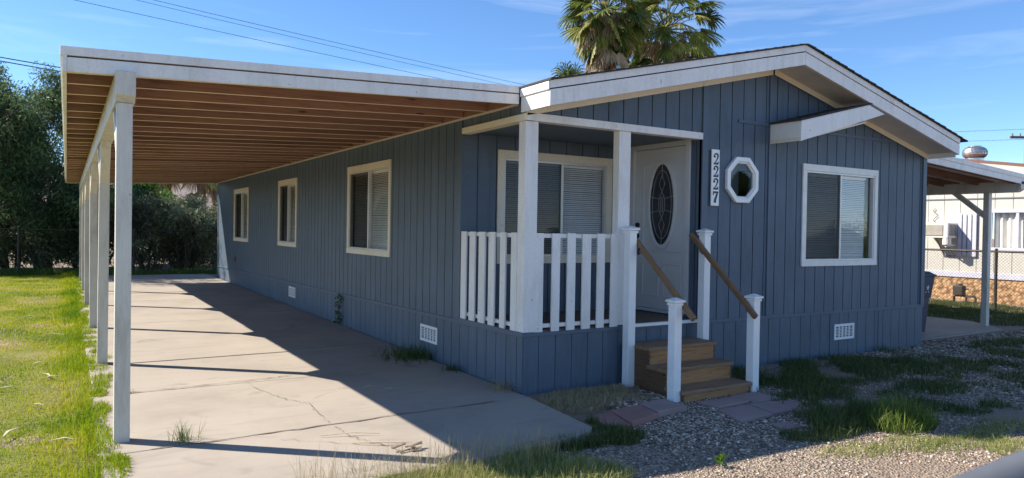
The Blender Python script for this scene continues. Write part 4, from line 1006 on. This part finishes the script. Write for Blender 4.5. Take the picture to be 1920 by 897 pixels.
# ------------------------------------------------------------------ trees
def limb(mb, p, d, l, r, depth, tips, spread=.5, seg=4):
    pts = [Vector(p)]; rr = [r]; d = Vector(d).normalized()
    for i in range(seg):
        d = (d+Vector((random.gauss(0, .12), random.gauss(0, .12), random.gauss(.03, .06)))).normalized()
        pts.append(pts[-1]+d*l/seg); rr.append(r*(1-.55*(i+1)/seg))
    mb.tube(pts, rr, 6 if depth else 8, False)
    if depth == 0: tips.append(pts[-1]); tips.append(pts[-2]); return
    for k in range(random.randint(2, 4)):
        dd = (d+Vector((random.gauss(0, spread), random.gauss(0, spread), random.gauss(.1, .25)))).normalized()
        q = pts[random.choice((-1, -1, -2))]
        limb(mb, q, dd, l*random.uniform(.6, .8), r*.45, depth-1, tips, spread, seg)
def bushy_tree(name, x, y, h, rx, ry, label, mat, cat='tree', leaves=22000, ln=.15, wd=.035, trunks=3, low=.12, clr=.42, droop=.35, group=None, bright=0, z0=None):
    z0 = gz(x, y) if z0 is None else z0
    t = thing(name, label, cat, (x, y, z0), group)
    mb_ = MB(); tips = []
    for k in range(trunks):
        a = random.uniform(0, 6.28); limb(mb_, (x+.18*rx*math.cos(a), y+.18*ry*math.sin(a), z0-.1), (.28*math.cos(a), .28*math.sin(a), 1), h*.42, .022*h/math.sqrt(trunks)+.02, 2, tips, .45)
    mb_.build('trunk', 'bark', t, 0, True)
    nc = max(30, leaves//90); C_ = []
    tries = 0
    while len(C_) < nc and tries < nc*30:
        tries += 1
        v = RNG.normal(0, 1, 3); v /= np.linalg.norm(v); r = RNG.uniform(.35, 1)**.6
        zz = (v[2]*r*.5+.5)
        wz = (.62+.38*math.sin(math.pi*min(1, max(0, zz*.9+.08))))
        p = np.array([x+v[0]*r*rx*wz, y+v[1]*r*ry*wz, z0+h*(low+(1-low)*zz)])
        if noise.noise(Vector(p*1.1)+Vector((len(label) % 7, 0, 0))) > -.22: C_.append(p)
    C_ = np.array(C_+[tuple(q) for q in tips if q.z > z0+low*h]); nc = len(C_)
    rad = RNG.uniform(.6, 1.25, nc)*clr
    bias = np.clip(.42+bright+.5*np.array([noise.noise(Vector(p*.9)) for p in C_])+.12*RNG.normal(0, 1, nc), 0, 1)
    leafcloud('foliage', C_, rad, max(20, leaves//nc), ln, wd, mat, t, droop, bias)
    return t
bushy_tree('tree', -6.2, 21.6, 6.9, 1.7, 1.5, 'tall dark willowy tree at the left edge of the picture', 'leaf_dark', leaves=50000, low=.0, ln=.15, wd=.032, trunks=5)
bushy_tree('tree', -4.3, 21.4, 6.5, 1.4, 1.3, 'dark feathery tree standing behind the lawn beside the carport', 'leaf_dark', leaves=46000, low=.0, bright=.02, ln=.15, wd=.032, trunks=5)
bushy_tree('tree', -8.6, 22.5, 7.0, 1.9, 1.7, 'dark tree beyond the lawn outside the left edge', 'leaf_dark', leaves=9000, low=.03, ln=.25, wd=.06) if False else None
bushy_tree('tree', -5.3, 23.8, 5.4, 1.8, 1.2, 'lighter green tree filling the gap behind the two dark trees', 'leaf_dark', leaves=30000, low=.0, bright=.12, trunks=5)
bushy_tree('hedge_shrub', -3.0, 21.0, 3.4, 1.15, 1.0, 'dark dense shrub behind the first carport posts', 'leaf_dark', 'shrub', leaves=15000, low=.0, trunks=7, clr=.3)
bushy_tree('hedge_shrub', -1.55, 20.9, 2.65, 1.0, .8, 'twiggy dark shrub at the back of the driveway, left of the grey one', 'leaf_grey', 'shrub', leaves=12000, low=.0, trunks=9, clr=.28, bright=-.15)
bushy_tree('hedge_shrub', -.35, 20.8, 2.75, .95, .8, 'grey green oleander shrub in the middle of the back hedge', 'leaf_grey', 'shrub', leaves=13000, low=.0, trunks=9, clr=.26, ln=.17)
bushy_tree('hedge_shrub', .75, 20.9, 2.25, .85, .8, 'pale grey green shrub touching the far corner of the blue home', 'leaf_grey', 'shrub', leaves=11000, low=.0, trunks=9, clr=.26, bright=.2, ln=.17)
bushy_tree('hedge_shrub', 2.3, 21.0, 2.6, 1.0, .9, 'grey green shrub hidden mostly behind the blue home', 'leaf_grey', 'shrub', leaves=5000, low=.0, trunks=4, clr=.3) if False else None
bushy_tree('hedge_shrub', -6.6, 23.6, 3.0, 2.0, .9, 'low dark shrub filling the space under the tall trees on the left', 'leaf_dark', 'shrub', leaves=15000, low=.0, trunks=6, clr=.45, wd=.06)
bushy_tree('hedge_shrub', -3.2, 23.4, 2.6, 1.7, .9, 'low dark shrub deep behind the carport posts', 'leaf_dark', 'shrub', leaves=12000, low=.0, trunks=6, clr=.45, wd=.06)
bushy_tree('hedge_shrub', -.1, 23.2, 1.9, 2.2, .9, 'low dark undergrowth shrub behind the grey green hedge', 'leaf_dark', 'shrub', leaves=12000, low=.0, trunks=6, clr=.4, wd=.06)
bushy_tree('street_tree', 36.0, -28.4, 5.9, 1.05, 1.05, 'round dark tree across the street, mirrored small in the octagonal window', 'leaf_dark', leaves=5000, low=.58, trunks=1, ln=.25, wd=.1, z0=-.1)
bushy_tree('street_shrub', 17.2, -7.8, 2.1, 1.3, 1.1, 'loose street side shrub mirrored in the lower part of the front window', 'leaf_bright', 'shrub', leaves=5000, low=.0, trunks=4, ln=.16, wd=.05, z0=-.1)
bushy_tree('broadleaf_tree', -1.6, 25.0, 3.3, 1.15, 1.0, 'bright green sunlit tree rising just behind the hedge', 'leaf_bright', leaves=12000, low=.25, ln=.2, wd=.08, droop=.2)

def fan(vs, fs, rn, base, out, up, size, nb, spread, droop, bias, wk=.034):
    """one palmate leaf: blades radiating from the end of the stalk"""
    out = Vector(out).normalized(); side = out.cross(Vector(up)); side = side.normalized() if side.length > 1e-3 else Vector((1, 0, 0)); nrm = side.cross(out)
    for k in range(nb):
        a = -spread/2+spread*k/(nb-1)+random.gauss(0, .03); l = size*(1-.28*(abs(a)/(spread/2))**2)*random.uniform(.85, 1.08)
        d = (out*math.cos(a)+side*math.sin(a)).normalized(); w = size*wk
        s = d.cross(nrm)*w; cur = base.copy(); dd = d.copy()
        steps = (0, .55, .8, 1.0); i0 = len(vs); wid = (.35, 1, .75, .08)
        for j in range(4):
            if j:
                dd = (d+Vector((0, 0, -1))*droop*(steps[j]**2)*1.4).normalized(); cur = cur+dd*l*(steps[j]-steps[j-1])
            fold = nrm*w*.25*(1 if k % 2 else -1)
            vs.append(cur-s*wid[j]+fold); vs.append(cur+s*wid[j]-fold); r_ = min(1, max(0, bias+random.gauss(0, .14)+.12*(j == 3))); rn += [r_, r_]
        for j in range(3): fs.append((i0+2*j, i0+2*j+1, i0+2*j+3, i0+2*j+2))
def palm(x, y, zc, label, size=1.15, nlive=34, ndead=30, skirt=2.6, pet=1.25, trunk_r=.24, name='fan_palm', group=None, z0=0, nb=26, seed=1, low=-120):
    random.seed(seed); t = thing(name, label, 'palm tree', (x, y, z0), group)
    MB().tube([(x, y, z0-.2), (x+.05, y, z0+(zc-z0)*.5), (x, y, zc)], [trunk_r*1.35, trunk_r, trunk_r*.95], 12).build('trunk', 'palmbark', t, 0, True)
    c = Vector((x, y, zc)); vs, fs, rn = [], [], []; pm = MB()
    for i in range(nlive):
        az = i*2.399+random.gauss(0, .2); el = R(85+low*(i/nlive)**.9)+random.gauss(0, .1)
        d = Vector((math.cos(az)*math.cos(el), math.sin(az)*math.cos(el), math.sin(el))); l = pet*random.uniform(.8, 1.15)
        e = c+d*l+Vector((0, 0, -.12*l)); pm.tube([c+Vector((0, 0, .1)), c+d*l*.55+Vector((0, 0, .02)), e], [.03, .02, .012], 5)
        fan(vs, fs, rn, e, (d+Vector((0, 0, -.35))), (random.gauss(0, .55), random.gauss(0, .55), 1), size*random.uniform(.65, 1.1), nb, R(random.uniform(150, 215)), random.uniform(.4, 1.2), random.uniform(.1, .9))
    np_mesh('frond', np.array(vs), np.array(fs), 'palm_green', t, np.array(rn)); pm.build('stalk', 'petiole', t)
    vs, fs, rn = [], [], []
    for i in range(ndead):
        az = random.uniform(0, 6.28); zz = zc-.2-skirt*random.uniform(0, 1)
        d = Vector((math.cos(az), math.sin(az), -1.1+random.gauss(0, .25))); e = Vector((x, y, zz+.45))+Vector((d.x, d.y, 0))*random.uniform(.3, 1.15)+Vector((0, 0, -.35))
        fan(vs, fs, rn, e, (d.x*random.uniform(.2, .9), d.y*random.uniform(.2, .9), -1), (d.x, d.y, .2), size*random.uniform(.6, 1.05), nb-4, R(random.uniform(80, 170)), random.uniform(.6, 1.3), random.uniform(.1, .9), .022)
    np_mesh('dead_frond', np.array(vs), np.array(fs), 'palm_dead', t, np.array(rn))
    return t
palm(17.2, 20.2, 11.6, 'fan palm with a long tan skirt of dead fronds, left one behind the roof', 1.15, 96, 90, 2.6, 1.35, seed=3, low=-168)
palm(21.3, 20.6, 11.5, 'greener fan palm with few dead fronds, right one behind the roof', 1.25, 92, 50, 2.4, 1.95, seed=5, low=-168)
palm(15.9, 21.0, 8.2, 'low young palm whose tips just show above the roof edge', .95, 16, 2, .3, .7, seed=8)
palm(4.4, 50, 5.6, 'far palm with a shaggy brown trunk nearest the blue home', 1.3, 24, 12, 1.6, 1.1, .30, seed=11)
palm(2.35, 52, 5.9, 'middle one of the far palms seen under the carport roof', 1.3, 18, 16, 1.8, 1.1, .30, seed=13)
palm(1.2, 51, 5.9, 'leftmost of the far palms seen under the carport roof', 1.3, 18, 16, 1.8, 1.1, .30, seed=14)
palm(6.0, 54, 5.8, 'far palm half hidden behind the corner of the blue home', 1.3, 22, 12, 1.6, 1.1, .30, seed=15)
random.seed(21)

# ------------------------------------------------------------------ overhead wires, pole
def wire(A, B, sag, r, label, group=None):
    A, B = Vector(A), Vector(B); pts_ = []
    for i in range(25):
        t = i/24; p = A.lerp(B, t); p.z -= sag*4*t*(1-t); pts_.append(p)
    return tag(MB().tube(pts_, r, 5).build('overhead_wire', 'wire'), label, 'wire', group)
wire((-19, 30, 12.3), (35, 30, 8.6), .25, .011, 'single overhead wire crossing the sky lowest above the carport')
wire((-15, 30, 12.9), (36, 30, 9.25), .35, .011, 'upper wire of the close pair crossing the sky above the carport')
wire((-15, 30, 12.82), (36, 30, 9.0), .42, .010, 'lower wire of the close pair crossing the sky above the carport')
wire((-12, 24, 7.7), (8, 24, 6.5), .2, .018, 'upper of two short wires left of the carport roof')
wire((-12, 24.1, 7.66), (8, 24.1, 6.38), .25, .018, 'lower of two short wires left of the carport roof')
up = thing('utility_pole', 'distant wooden utility pole with crossarm at the right edge', 'utility pole', (62.3, 12.9, 0))

# camera -------------------------------------------------------------
FPX = 1353.44
cam = bpy.data.cameras.new('camera'); co = bpy.data.objects.new('camera', cam); COL.objects.link(co)
rt = Vector((.8509041808, -.5250768886, .0160104998)); upv = Vector((-.0069761021, .0191803726, .9997917020)); fw = Vector((.5252746035, .8508386300, -.0126576693))
CP = Vector((-3.807091812, -5.944677109, 1.6))
co.matrix_world = Matrix(((rt.x, upv.x, -fw.x, CP.x), (rt.y, upv.y, -fw.y, CP.y), (rt.z, upv.z, -fw.z, CP.z), (0, 0, 0, 1)))
cam.sensor_fit = 'HORIZONTAL'; cam.sensor_width = 36; cam.lens = FPX/1920*36; cam.clip_start = .05; cam.clip_end = 3000
S.camera = co
cam.dof.use_dof = True; cam.dof.focus_distance = 8.5; cam.dof.aperture_fstop = 3.2
px, py = 62.3, 12.9
# pole stands along the sight line to the right edge
dv = (fw+rt*(1921-960)/FPX); k = 48/dv.length; px, py = CP.x+dv.x*k, CP.y+dv.y*k
up.location = (px, py, 0)
MB().tube([(px, py, -.2), (px, py, 8.15)], [.16, .11], 10).build('pole', 'pole', up)
MB().bar((px-.75, py+.5, 7.05), (px+.75, py-.5, 7.05), .1, .13).build('crossarm', 'pole', up)
b = MB()
for s in (-.65, -.3, .3, .65): b.tube([(px+s, py-s*.66, 7.11), (px+s, py-s*.66, 7.26)], .04, 8)
b.build('insulator', 'grey', up)
for i, (dz, lab) in enumerate(((0, 'upper distant wire running left from the utility pole'), (-.55, 'lower distant wire running left from the utility pole'))):
    wire((px, py, 7.5+dz), (px-35, py+52, 9.3+dz), .5, .009, lab)
# grey tube standing in for a car edge near the camera; its posts are invented
gr = thing('car_edge_tube', 'blurred grey galvanised tube standing in for a car edge, near bottom right corner', 'rail', (-2.2, -5.42, 0))
a_, b_ = Vector((-2.4700, -5.2490, 1.118)), Vector((-2.2700, -5.3715, 1.2150)); dr = (b_-a_)
b = MB(); b.tube([a_-dr*.55, a_, b_, b_+dr*.4], .031, 20); b.build('rail', 'tubemetal', gr, 0, True)
e = a_-dr*.55; MB().tube([e, Vector((e.x-.03, e.y+.02, e.z-.04)), Vector((e.x-.03, e.y+.02, -.2))], .031, 16).build('post', 'tubemetal', gr, 0, True)
e = b_+dr*.4; b = MB(); b.tube([e+dr*.03, Vector((e.x+.05, e.y-.03, 1.0)), Vector((e.x+.05, e.y-.03, -.2))], .031, 16); b.build('post', 'tubemetal', gr, 0, True)

# ------------------------------------------------------------------ light
SUN = Vector((-.915, .77, 1.0)).normalized()
el = math.asin(SUN.z); az = math.atan2(SUN.x, SUN.y)
sd = bpy.data.lights.new('sun', 'SUN'); so = bpy.data.objects.new('sun', sd); COL.objects.link(so)
so.rotation_euler = SUN.to_track_quat('Z', 'Y').to_euler(); so.location = (-10, 10, 20)
sd.energy = 5.0; sd.angle = R(.5); sd.color = (1, .92, .80)
w = bpy.data.worlds.new('World'); S.world = w; w.use_nodes = True; nt = w.node_tree; nt.nodes.clear()
sky = N(nt, 'ShaderNodeTexSky', sky_type='NISHITA', sun_disc=False, sun_elevation=el, sun_rotation=az, altitude=1800, air_density=.9, dust_density=.08, ozone_density=4.0)
tc = N(nt, 'ShaderNodeTexCoord')
mp = N(nt, 'ShaderNodeMapping'); mp.inputs['Scale'].default_value = (1.0, 1.0, 11); mp.inputs['Rotation'].default_value = (R(2.5), R(-3), 0)
nt.links.new(tc.outputs['Generated'], mp.inputs[0])
cn = N(nt, 'ShaderNodeTexNoise'); cn.inputs['Scale'].default_value = 2.2; cn.inputs['Detail'].default_value = 7; cn.inputs['Roughness'].default_value = .58; cn.inputs['Distortion'].default_value = .5
nt.links.new(mp.outputs[0], cn.inputs['Vector'])
cf = ramp(nt, cn.outputs['Fac'], [(.50, (0, 0, 0)), (.80, (.30, .30, .30))])
hs = N(nt, 'ShaderNodeHueSaturation'); hs.inputs['Saturation'].default_value = 1.1; nt.links.new(sky.outputs[0], hs.inputs['Color'])
mxs = mixc(nt, cf, hs.outputs[0], (5.6, 6.2, 7.0))
bg = N(nt, 'ShaderNodeBackground'); bg.inputs['Strength'].default_value = .115
nt.links.new(mxs, bg.inputs['Color'])
wo = N(nt, 'ShaderNodeOutputWorld'); nt.links.new(bg.outputs[0], wo.inputs[0])
vs_ = S.view_settings; vs_.view_transform = 'Standard'; vs_.look = 'None'; vs_.exposure = .95; vs_.gamma = 1; vs_.use_curve_mapping = False
S.cycles.max_bounces = 8; S.cycles.transparent_max_bounces = 12
S.cycles.use_denoising = True
